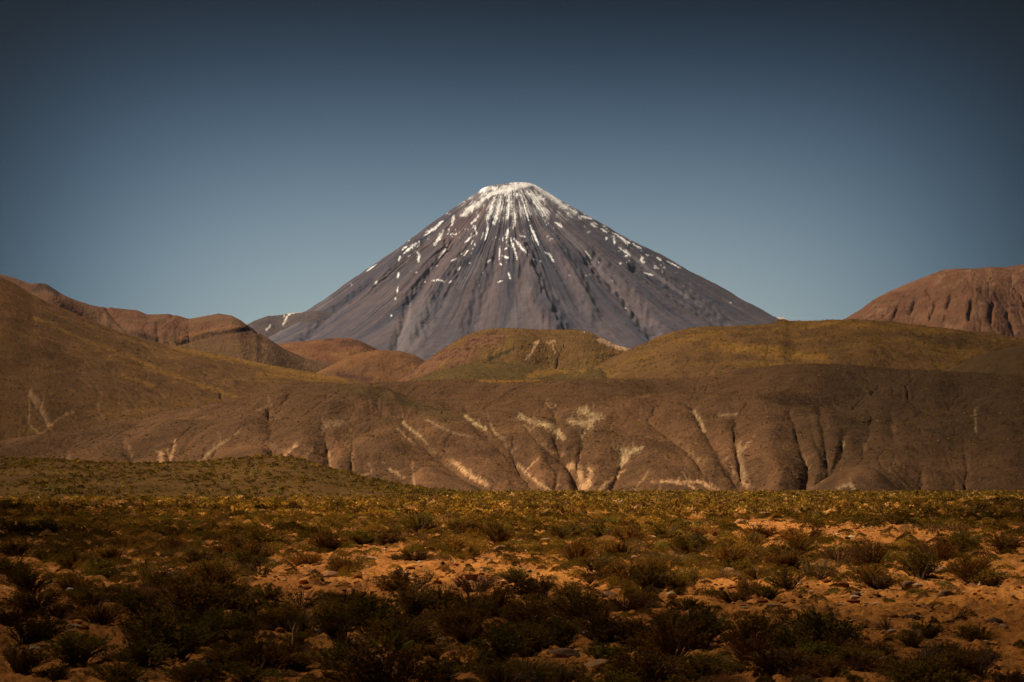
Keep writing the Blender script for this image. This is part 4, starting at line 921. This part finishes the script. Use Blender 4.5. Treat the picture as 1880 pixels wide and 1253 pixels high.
for i, s in enumerate(IND):
    x, y, w, h, k = s
    noun = 'tussock' if k == 's' else 'shrub'
    o = bpy.data.objects.new('grass_tussock' if k == 's' else 'shrub', None); C.objects.link(o)
    o.empty_display_size = 0.2
    o.location = (x, y, ground_z(x, y) - 0.03)
    o.rotation_euler = (0, 0, r2.uniform(0, 6.28))
    o.scale = (w * 0.96, w * 0.96, h * 0.86)
    px, row, th = info[i]; n, tot = count[i]
    if row < 4 and n < len(ORD):
        lab = f"{ADJ[k]} {noun}, " + (f"{ORD[n]} from left of its kind " if tot > 1 else "only one of its kind ") + f"{rows_[row][1]}, {thirds[th]}"
    else:
        lab = f"{ADJ[k]} {noun} in the dense shrub belt beyond the bare soil, {thirds[th]}"
    tag(o, lab, 'grass tussock' if k == 's' else 'shrub', 'straw tussocks among the shrubs' if k == 's' else 'shrubs scattered over the stony plain')
    fm, sm = PROTO[k][r2.integers(0, len(PROTO[k]))]
    f = bpy.data.objects.new(fm.name.split('.')[0], fm); C.objects.link(f); f.parent = o
    if sm is not None:
        q = bpy.data.objects.new('stems', sm); C.objects.link(q); q.parent = o

# the shrubs past the three hundred nearest, as one mass
MASSCOL = {'d': ((0.034, 0.023, 0.006), (0.140, 0.088, 0.015)), 'o': ((0.085, 0.054, 0.009), (0.225, 0.136, 0.020)), 'g': ((0.05, 0.052, 0.010), (0.16, 0.138, 0.024)), 'r': ((0.07, 0.04, 0.014), (0.16, 0.095, 0.03)), 't': ((0.07, 0.05, 0.02), (0.15, 0.1, 0.04)), 's': ((0.22, 0.125, 0.04), (0.40, 0.25, 0.085))}
def mass_mat():
    m, t = new_mat('far_leaves')
    n = t.nodes.new; l = t.links.new
    o = n('ShaderNodeOutputMaterial'); at = n('ShaderNodeAttribute'); at.attribute_name = 'leaf'
    d = n('ShaderNodeBsdfDiffuse'); tr = n('ShaderNodeBsdfTranslucent'); ms = n('ShaderNodeMixShader'); ms.inputs[0].default_value = 0.2
    l(at.outputs['Color'], d.inputs[0]); l(at.outputs['Color'], tr.inputs[0]); l(d.outputs[0], ms.inputs[1]); l(tr.outputs[0], ms.inputs[2]); l(ms.outputs[0], o.inputs['Surface'])
    return m
MASS = mass_mat()
def mass(xs, ys, zs, ws, hs, kinds, n, ll, lw, seed, gain=1.0):
    """n leaves on each of many domed shrubs, one mesh"""
    r = np.random.default_rng(seed)
    m = len(xs)
    a = r.uniform(0, 2 * np.pi, (m, n)); rr = np.sqrt(r.uniform(0, 1, (m, n)))
    z = (1 - 0.85 * rr ** 2) ** 0.5 * (0.5 + 0.5 * r.uniform(0, 1, (m, n)) ** 0.4) * (0.8 + 0.3 * np.sin(a * 2 + r.uniform(0, 6, (m, 1))) * r.uniform(0, 1, (m, 1)))
    p = np.stack([xs[:, None] + 0.5 * ws[:, None] * rr * np.cos(a), ys[:, None] + 0.5 * ws[:, None] * rr * np.sin(a), zs[:, None] + hs[:, None] * z * 0.95], -1).reshape(-1, 3)
    d = norm(np.stack([np.cos(a) * rr, np.sin(a) * rr, 0.45 + 0 * a], -1).reshape(-1, 3) + r.normal(0, 0.6, (m * n, 3)))
    sc_ = np.repeat(np.clip(ws, 0.4, 1.6), n)
    V, F = leaf_quads(p - d * (ll * sc_ * 0.5)[:, None], d, ll * sc_ * r.uniform(.6, 1.3, m * n), lw * sc_ * r.uniform(.7, 1.3, m * n), r)
    c0 = np.array([MASSCOL[k][0] for k in kinds]); c1 = np.array([MASSCOL[k][1] for k in kinds])
    hue = np.clip(r.lognormal(0, 0.32, (m, 1)), 0.45, 1.55) * gain
    t = np.clip(0.6 * r.uniform(0, 1, (m, n)) + 0.4 * r.uniform(0, 1, (m, 1)), 0, 1)
    col = ((c0 * hue)[:, None] * (1 - t[..., None]) + (c1 * hue)[:, None] * t[..., None]).reshape(-1, 3)
    return V, F, np.repeat(col, 4, 0)
def join(parts):
    V = []; F = []; K = []; o = 0
    for v, f, c in parts:
        V.append(v); F.append(f + o); K.append(c); o += len(v)
    return np.concatenate(V), np.concatenate(F), np.concatenate(K)
parts = []
ra = np.array([s[:4] for s in REST]); rk = [s[4] for s in REST]
gz = ground_height(ra[:, 0], ra[:, 1]) + ground_detail(ra[:, 0], ra[:, 1])[0] - 0.03
nearm = ra[:, 1] < 110
for msk, n, ll, lw, sd in ((nearm, 620, 0.085, 0.013, 1), (~nearm, 240, 0.13, 0.028, 2)):
    ix = np.where(msk)[0]
    if len(ix): parts.append(mass(ra[ix, 0], ra[ix, 1], gz[ix], ra[ix, 2], ra[ix, 3], [rk[i] for i in ix], n, ll, lw, sd, 1.6))
def far_field(d0, d1, per, n, ll, lw, sd):
    m = int(0.262 * (d1 ** 2 - d0 ** 2) * per)
    d = np.sqrt(r2.uniform(0, 1, m) * (d1 ** 2 - d0 ** 2) + d0 ** 2); x = d * r2.uniform(-0.262, 0.262, m)
    keep = fbm(x / 12, d / 22, 29, 3) > r2.uniform(-0.55, 0.1, m)
    x, d = x[keep], d[keep]; m = len(x)
    w = np.clip(r2.lognormal(math.log(0.75), 0.35, m), 0.3, 2.0)
    k = r2.choice(list('dogrs'), m, p=[.36, .42, .02, .12, .08])
    return mass(x, d, ground_height(x, d) - 0.03, w, w * r2.uniform(.5, .85, m), k, n, ll, lw, sd, 2.1)
parts.append(far_field(190, 420, 0.36, 46, 0.26, 0.08, 3))
parts.append(far_field(420, 1000, 0.20, 16, 0.45, 0.15, 4))
# shrubs on the mound
Xm, Ym, Zmn, PXm, PYm, txm, vm = HILLS['mound']
ii = r2.integers(0, int(len(vm) * 0.9), 11000); jj = r2.integers(0, len(txm), 11000)
hm_ = Zmn[ii, jj] > -0.3
ii, jj = ii[hm_], jj[hm_]
mx, my, mz = Xm[ii, jj], Ym[ii, jj], Zmn[ii, jj]
kk = fbm(mx / 14, my / 20, 39, 3) > r2.uniform(-0.45, 0.35, len(mx))
mx, my, mz = mx[kk], my[kk], mz[kk]
mw = np.clip(r2.lognormal(math.log(0.75), 0.4, len(mx)), 0.35, 2.2)
parts.append(mass(mx, my, mz - 0.05, mw, mw * 0.6, r2.choice(list('dogr'), len(mx), p=[.46, .36, .04, .14]), 20, 0.36, 0.11, 5, 1.9))
V, F, K = join(parts)
tag(mesh_obj('shrubs', V, F, MASS, col=K, attr='leaf'), 'dense belt of small olive and dark shrubs stretching to the hills', 'shrubs', kind='stuff')

# shrubs speckling the hillsides
parts = []
def hillside(key, n, wm, nl, sd, p, zmin=0.5):
    X, Y, Z, PX, PY, tx, v = HILLS[key]
    i = r2.integers(2, len(v) - 2, n); j = r2.integers(2, len(tx) - 2, n)
    x, y, z = X[i, j], Y[i, j], Z[i, j]
    m = (z > zmin) & (fbm(x / 20, y / 24, sd, 4) > r2.uniform(-0.6, 0.45, n))
    bare = stroke_mask(PX[i, j], PY[i, j], F_PALE + F_ORNG + F_SAND, 0.9, 0.6) if key == 'front_hill' else 0 * x
    m &= r2.uniform(0, 1, n) > bare * 1.3
    x, y, z = x[m], y[m], z[m]
    w = np.clip(r2.lognormal(math.log(wm), 0.4, len(x)), 0.3, 4)
    parts.append(mass(x, y, z - 0.08, w, w * 0.45, r2.choice(list('dor'), len(x), p=p), nl, 0.6, 0.3, sd, 2.2))
hillside('front_hill', 130000, 0.52, 5, 71, [.25, .2, .55])
hillside('grassy_slope', 45000, 0.75, 5, 72, [.4, .4, .2])
hillside('grassy_hill', 26000, 1.2, 5, 74, [.4, .4, .2], 20)
hillside('red_cliff_hill', 12000, 1.4, 5, 75, [.4, .3, .3], 20)
hillside('low_hill', 4000, 1.3, 6, 73, [.5, .4, .1], 20)
V, F, K = join(parts)
tag(mesh_obj('hillside_shrubs', V, F, MASS, col=K, attr='leaf'), 'tiny dark shrubs speckling the brown slopes of the hills', 'shrubs', kind='stuff')

# ---- rocks ---------------------------------------------------------------
def rock_mesh(seed, sub=3, flat=0.5):
    import bmesh
    bm = bmesh.new(); bmesh.ops.create_icosphere(bm, subdivisions=sub, radius=1)
    V = np.array([v.co[:] for v in bm.verts]); F = np.array([[v.index for v in f.verts] for f in bm.faces]); bm.free()
    r = np.random.default_rng(seed)
    for _ in range(9):                                    # broken flat faces
        n = norm(r.normal(size=3) * [1, 1, 0.7]); c = r.uniform(0.55, 0.85)
        d = V @ n - c
        V = V - np.maximum(d, 0)[:, None] * n * 0.92
    V = V * (1 + 0.10 * fbm(V[:, 0] * 1.6 + seed, V[:, 1] * 1.6 + V[:, 2], seed, 4))[:, None]
    V = V * [1, r.uniform(0.6, 1), flat]
    return V, F
def rock_mat(name, a, b):
    m, t = new_mat(name)
    n = t.nodes.new; l = t.links.new
    o = n('ShaderNodeOutputMaterial'); p = n('ShaderNodeBsdfPrincipled'); p.inputs['Roughness'].default_value = 0.9; p.inputs['Specular IOR Level'].default_value = 0.1
    g = n('ShaderNodeNewGeometry')
    nz = n('ShaderNodeTexNoise'); nz.inputs['Scale'].default_value = 7; nz.inputs['Detail'].default_value = 7; nz.inputs['Roughness'].default_value = 0.7
    l(g.outputs['Position'], nz.inputs['Vector'])
    cr = n('ShaderNodeValToRGB'); cr.color_ramp.elements[0].position = 0.32; cr.color_ramp.elements[1].position = 0.68
    cr.color_ramp.elements[0].color = (*a, 1); cr.color_ramp.elements[1].color = (*b, 1)
    l(nz.outputs['Fac'], cr.inputs[0]); l(cr.outputs[0], p.inputs['Base Color'])
    bp = n('ShaderNodeBump'); bp.inputs['Distance'].default_value = 0.03; l(nz.outputs['Fac'], bp.inputs['Height']); l(bp.outputs[0], p.inputs['Normal'])
    l(p.outputs[0], o.inputs['Surface'])
    return m
ROCKM = {'o': rock_mat('orange_rock', (0.22, 0.105, 0.048), (0.42, 0.22, 0.10)), 'k': rock_mat('dark_rock', (0.045, 0.028, 0.02), (0.12, 0.075, 0.05)), 'p': rock_mat('pale_rock', (0.38, 0.32, 0.25), (0.6, 0.52, 0.42)), 'b': rock_mat('brown_rock', (0.12, 0.062, 0.035), (0.26, 0.14, 0.075))}
ROCKS = [(6, 375, 745, 50, 40, 'p', 'pale whitish rock among the dark shrubs at the left'), (6, 300, 692, 40, 34, 'p', 'small pale rock half hidden by shrubs at far left'), (6, 1190, 515, 95, 36, 'o', 'flat topped orange boulder between olive shrubs left of centre'), (6, 450, 556, 130, 26, 'o', 'wide flat orange slab among shrubs at the left'),
         (6, 380, 965, 90, 40, 'o', 'orange slab beside the bare patch at lower left'), (6, 1290, 545, 60, 28, 'o', 'low orange rock right of the flat topped boulder'), (6, 1450, 722, 30, 46, 'o', 'upright narrow stone on the broken soil left of centre'), (6, 1690, 620, 80, 30, 'b', 'brown slab on the bare soil left of centre'), (6, 1790, 650, 90, 36, 'o', 'rounded orange rock on the bare soil under a shrub'), (6, 1030, 710, 100, 40, 'k', 'dark flat rock between the left shrubs'), (6, 920, 520, 60, 22, 'o', 'small orange slab in the left shrubs'),
         (6, 620, 660, 70, 24, 'b', 'brown stone at the upper end of the left soil strip'), (6, 1440, 1000, 90, 36, 'b', 'brown stone behind the dead branch'), (6, 1130, 1150, 90, 50, 'b', 'brown boulder at the bottom left of centre'), (6, 1860, 900, 70, 40, 'b', 'reddish brown rock below the green shrub left of centre'),
         (7, 275, 1190, 130, 60, 'o', 'long tilted orange rock near the bottom edge'), (7, 585, 915, 60, 56, 'o', 'tall orange rock in front of the big dark shrub'), (7, 575, 1020, 120, 60, 'o', 'rounded orange boulder below the big dark shrub'), (7, 1565, 832, 80, 40, 'k', 'dark angular rock on the bare soil right of centre'), (7, 1450, 765, 100, 30, 'o', 'flat orange slab on the soil right of centre'), (7, 1340, 965, 40, 38, 'p', 'small pale stone beside the dark shrub at bottom centre'), (7, 1660, 1213, 60, 40, 'o', 'orange stone at the very bottom edge'),
         (7, 1625, 290, 72, 40, 'o', 'large orange boulder standing above the far shrubs'), (7, 1110, 468, 72, 20, 'o', 'flat orange slab behind the dark middle shrubs'), (7, 1190, 812, 110, 36, 'b', 'brown slab below the open soil patch'), (7, 1230, 1075, 170, 50, 'b', 'broad brown slab at the bottom centre'), (7, 1400, 1150, 150, 46, 'o', 'broad orange slab near the bottom edge right of centre'), (7, 330, 545, 80, 24, 'k', 'dark low rock at the top of the soil patch'), (7, 250, 645, 50, 20, 'k', 'dark stone on the left of the central soil'),
         (7, 885, 500, 70, 34, 'o', 'heaped orange rock at the back of the central soil'), (7, 1600, 560, 60, 36, 'o', 'pale orange rock between the right centre shrubs'), (7, 1490, 555, 40, 26, 'p', 'small pale stone between the olive shrubs'), (7, 1530, 258, 40, 26, 'p', 'small pale stone left of the large far boulder'), (7, 130, 1000, 120, 60, 'o', 'orange boulder between dark shrubs at lower left centre'), (7, 460, 1050, 70, 30, 'o', 'orange slab in front of the rounded boulder'), (7, 1760, 560, 90, 40, 'o', 'orange mound of rock right of the olive shrubs'),
         (8, 1455, 755, 110, 60, 'b', 'brown boulder with shaded base on the right soil'), (8, 1590, 903, 72, 42, 'k', 'dark angular rock on the right soil'), (8, 1740, 885, 84, 48, 'k', 'dark wedge shaped rock near the right edge'), (8, 1260, 715, 76, 44, 'b', 'brown rock under the dark shrub on the right'), (8, 1020, 1005, 64, 38, 'o', 'orange stone between the lower right shrubs'), (8, 355, 358, 56, 32, 'o', 'orange boulder at the far bare patch'), (8, 290, 625, 76, 40, 'o', 'orange rock between olive shrubs right of centre'), (8, 1440, 640, 120, 44, 'o', 'large orange rock behind the right soil'),
         (8, 120, 562, 130, 30, 'o', 'long orange slab below the shrubs right of centre'), (8, 1310, 1020, 70, 60, 'b', 'brown rock between dark shrubs at lower right'), (8, 480, 320, 70, 30, 'o', 'orange rock on the far bare patch'), (8, 210, 300, 60, 26, 'o', 'small orange rock in the far shrub belt'), (8, 1110, 1130, 90, 50, 'o', 'orange rock low in the right bottom corner shrubs'), (8, 630, 1205, 110, 34, 'o', 'orange slab at the bottom edge right'), (8, 980, 760, 60, 30, 'b', 'brown stone beneath the right shrubs'), (8, 560, 660, 50, 24, 'o', 'small orange stone under the right dark shrubs')]
RP = {}
for c in ROCKM:
    for q in range(4):
        V, F = rock_mesh(900 + q * 7 + ord(c), 3, 0.62)
        RP.setdefault(c, []).append(mesh_obj('rock', V, F, ROCKM[c], link=False, smooth=False))
for z, x, y, w, h, c, lab in ROCKS:
    px, py = {6: 0, 7: 620, 8: 1240}[z] + x / S_, 840 + y / S_
    gx, gy = map(float, ground_at(px, py))
    W, H = w / S_ * gy / FPX, h / S_ * gy / FPX
    o = bpy.data.objects.new('rock', RP[c][r2.integers(0, 4)]); C.objects.link(o)
    o.location = (gx, gy + W * 0.3, ground_z(gx, gy) + H * 0.18)
    o.rotation_euler = (r2.normal(0, .10), r2.normal(0, .10), r2.choice([0, math.pi]) + r2.normal(0, 0.35))
    o.scale = (W * 0.62, W * 0.62, H * 1.15)
    tag(o, lab, 'rock', 'rocks lying on the stony plain')
# stones and clods strewn over the soil
def stones():
    n = 42000
    d = 26 + (170 - 26) * r2.uniform(0, 1, n) ** 0.85; x = d * r2.uniform(-0.255, 0.255, n)
    px, py = project(x, d, np.zeros(n))
    k = (openness(px, py) > r2.uniform(-0.25, 0.9, n)) & (fbm(x / 1.8, d / 2.4, 47, 3) > r2.uniform(-0.5, 0.25, n))
    x, d = x[k], d[k]; n = len(x)
    gz = ground_height(x, d) + ground_detail(x, d)[0]
    s = np.clip(r2.lognormal(math.log(0.042), 0.65, n), 0.015, 0.28)
    protos = [rock_mesh(700 + i, 1, 0.55) for i in range(6)]
    Vs = []; Fs = []; Ks = []; o = 0
    pk = r2.integers(0, 6, n)
    cols = np.array([SOIL_A, SOIL_B, (0.46, 0.30, 0.16), SOIL_C, (0.07, 0.038, 0.022)])
    for q in range(6):
        ix = np.where(pk == q)[0]; V, F = protos[q]; m = len(ix); a = r2.uniform(0, 6.28, m)
        ca, sa = np.cos(a)[:, None], np.sin(a)[:, None]
        vx = (V[None, :, 0] * ca - V[None, :, 1] * sa) * s[ix, None]; vy = (V[None, :, 0] * sa + V[None, :, 1] * ca) * s[ix, None]; vz = V[None, :, 2] * s[ix, None] * r2.uniform(.6, 1.2, (m, 1))
        P = np.stack([vx + x[ix, None], vy + d[ix, None], vz + gz[ix, None] + 0.15 * s[ix, None]], -1)
        Vs.append(P.reshape(-1, 3)); Fs.append((F[None] + (np.arange(m) * len(V))[:, None, None]).reshape(-1, 3) + o); o += m * len(V)
        Ks.append(np.repeat(cols[r2.integers(0, 5, m)] * r2.uniform(.75, 1.25, (m, 1)), len(V), 0))
    m = terrain_mat('stone', 9.0, 0.02, 8.0, 0.3)
    tag(mesh_obj('stones', np.concatenate(Vs), np.concatenate(Fs), m, col=np.concatenate(Ks)), 'loose orange stones and clods strewn over the bare soil', 'stones', kind='stuff')
stones()
# a bleached dead branch sticking up at the lower left
def branch():
    gx, gy = map(float, ground_at(1580 / S_, 840 + 1015 / S_))
    k = gy / FPX / S_
    main = np.array([[(0, 0, -.05), (-4 * k, 0, 30 * k), (2 * k, .01, 70 * k), (-2 * k, .02, 110 * k), (12 * k, .03, 155 * k)]], float)
    tw = np.array([[(2 * k, .01, 75 * k), (14 * k, 0, 95 * k), (22 * k, -.01, 120 * k), (26 * k, 0, 130 * k), (30 * k, 0, 140 * k)], [(-2 * k, .02, 112 * k), (-14 * k, 0, 130 * k), (-18 * k, 0, 150 * k), (-22 * k, 0, 160 * k), (-25 * k, 0, 165 * k)]], float)
    m = rock_mat('bleached_wood', (0.30, 0.20, 0.12), (0.5, 0.38, 0.26))
    o = bpy.data.objects.new('dead_branch', None); C.objects.link(o); o.location = (gx, gy, ground_z(gx, gy)); o.empty_display_size = 0.1
    v, f = tubes(main, 0.030, 0.012); mesh_obj('stem', v, f, m, o, smooth=True)
    v, f = tubes(tw, 0.012, 0.005); mesh_obj('twigs', v, f, m, o, smooth=True)
    tag(o, 'bleached dead branch standing among shrubs at the lower left', 'branch')
branch()
# ---- thin air between the plain and the volcano
def haze():
    xs, y0, y1, z0, z1_ = 7000.0, -300.0, 17500.0, -1500.0, 1700.0
    V = [(x, y, z) for x in (-xs, xs) for y in (y0, y1) for z in (z0, z1_)]
    F = [(0, 1, 3, 2), (4, 6, 7, 5), (0, 4, 5, 1), (2, 3, 7, 6), (0, 2, 6, 4), (1, 5, 7, 3)]
    m, t = new_mat('thin_air')
    o = t.nodes.new('ShaderNodeOutputMaterial'); v = t.nodes.new('ShaderNodeVolumePrincipled')
    v.inputs['Color'].default_value = (0.46, 0.66, 1.0, 1)
    v.inputs['Density'].default_value = HAZE
    v.inputs['Anisotropy'].default_value = 0.1
    t.links.new(v.outputs[0], o.inputs['Volume'])
    ob = mesh_obj('haze', np.array(V), np.array(F), m)
    tag(ob, 'thin pale haze over the plain and the distant volcano', 'haze', kind='stuff')
haze()

# ---- unseen puffs added overhead to cast vignette-like shade on both sides
def shade_puffs():
    r = np.random.default_rng(77)
    P = []; S = []
    def field(n, x0, x1, y0, y1, size, cover):
        x = r.uniform(x0, x1, n); y = r.uniform(y0, y1, n)
        k = cover(x, y) > r.uniform(0, 1, n)
        P.append(np.stack([x[k], y[k]], -1)); S.append(size * r.lognormal(0, 0.3, k.sum()))
    def cover(x, y):
        c = np.where(x < 0, PUFF_L * sstep(0.42, 1.08, -x / (0.2217 * np.maximum(y, 0) + 4)), PUFF_R * sstep(0.45, 1.08, x / (0.2217 * np.maximum(y, 0) + 6)))
        c = np.maximum(c, PUFF_N * sstep(46, 24, y))
        c = c * sstep(430, 130, y)
        return c * (0.9 + 0.35 * fbm(x / 160, y / 160, 5, 3))
    field(6500, -220, 220, -120, 420, 5.6, cover)
    ZS = [np.full(sum(map(len, S)), PUFF_Z)]
    gx, gy = np.meshgrid(np.arange(-1000, 1000, 13.0), np.arange(430, 3300, 17.0))
    gx = (gx + r.uniform(-3, 3, gx.shape)).ravel(); gy = (gy + r.uniform(-4, 4, gy.shape)).ravel()
    q = gx / (0.2217 * gy)
    c = np.where(q < 0, SHADE_L * sstep(0.35, 1.1, -q), SHADE_R * sstep(0.35, 1.1, q))
    k = c > 0.015
    P.append(np.stack([gx[k], gy[k]], -1)); S.append(np.sqrt(c[k] * 13 * 17 / np.pi) / 1.1); ZS.append(np.full(k.sum(), 6500.0))
    P = np.concatenate(P); S = np.concatenate(S); n = len(P)
    Zc = np.concatenate(ZS) + r.normal(0, 14, n)
    c = np.stack([P[:, 0], P[:, 1], 0 * Zc], -1) + sdir[None] * (Zc / sdir[2])[:, None]
    V0, F0 = rock_mesh(5, 1, 0.8)
    V0 = V0 / np.abs(V0).max()
    V = (V0[None] * (S[:, None] * np.array([1.25, 1.25, 0.7]))[:, None] + c[:, None]).reshape(-1, 3)
    F = (F0[None] + (np.arange(n) * len(V0))[:, None, None]).reshape(-1, 3)
    m, t = new_mat('puff_white')
    o = t.nodes.new('ShaderNodeOutputMaterial'); d = t.nodes.new('ShaderNodeBsdfDiffuse'); d.inputs[0].default_value = (0.85, 0.86, 0.88, 1)
    t.links.new(d.outputs[0], o.inputs[0])
    tag(mesh_obj('shade_puffs', V, F, m, smooth=True), 'unseen small white puffs added high overhead to shade both sides', 'shade_puffs', kind='stuff')
shade_puffs()
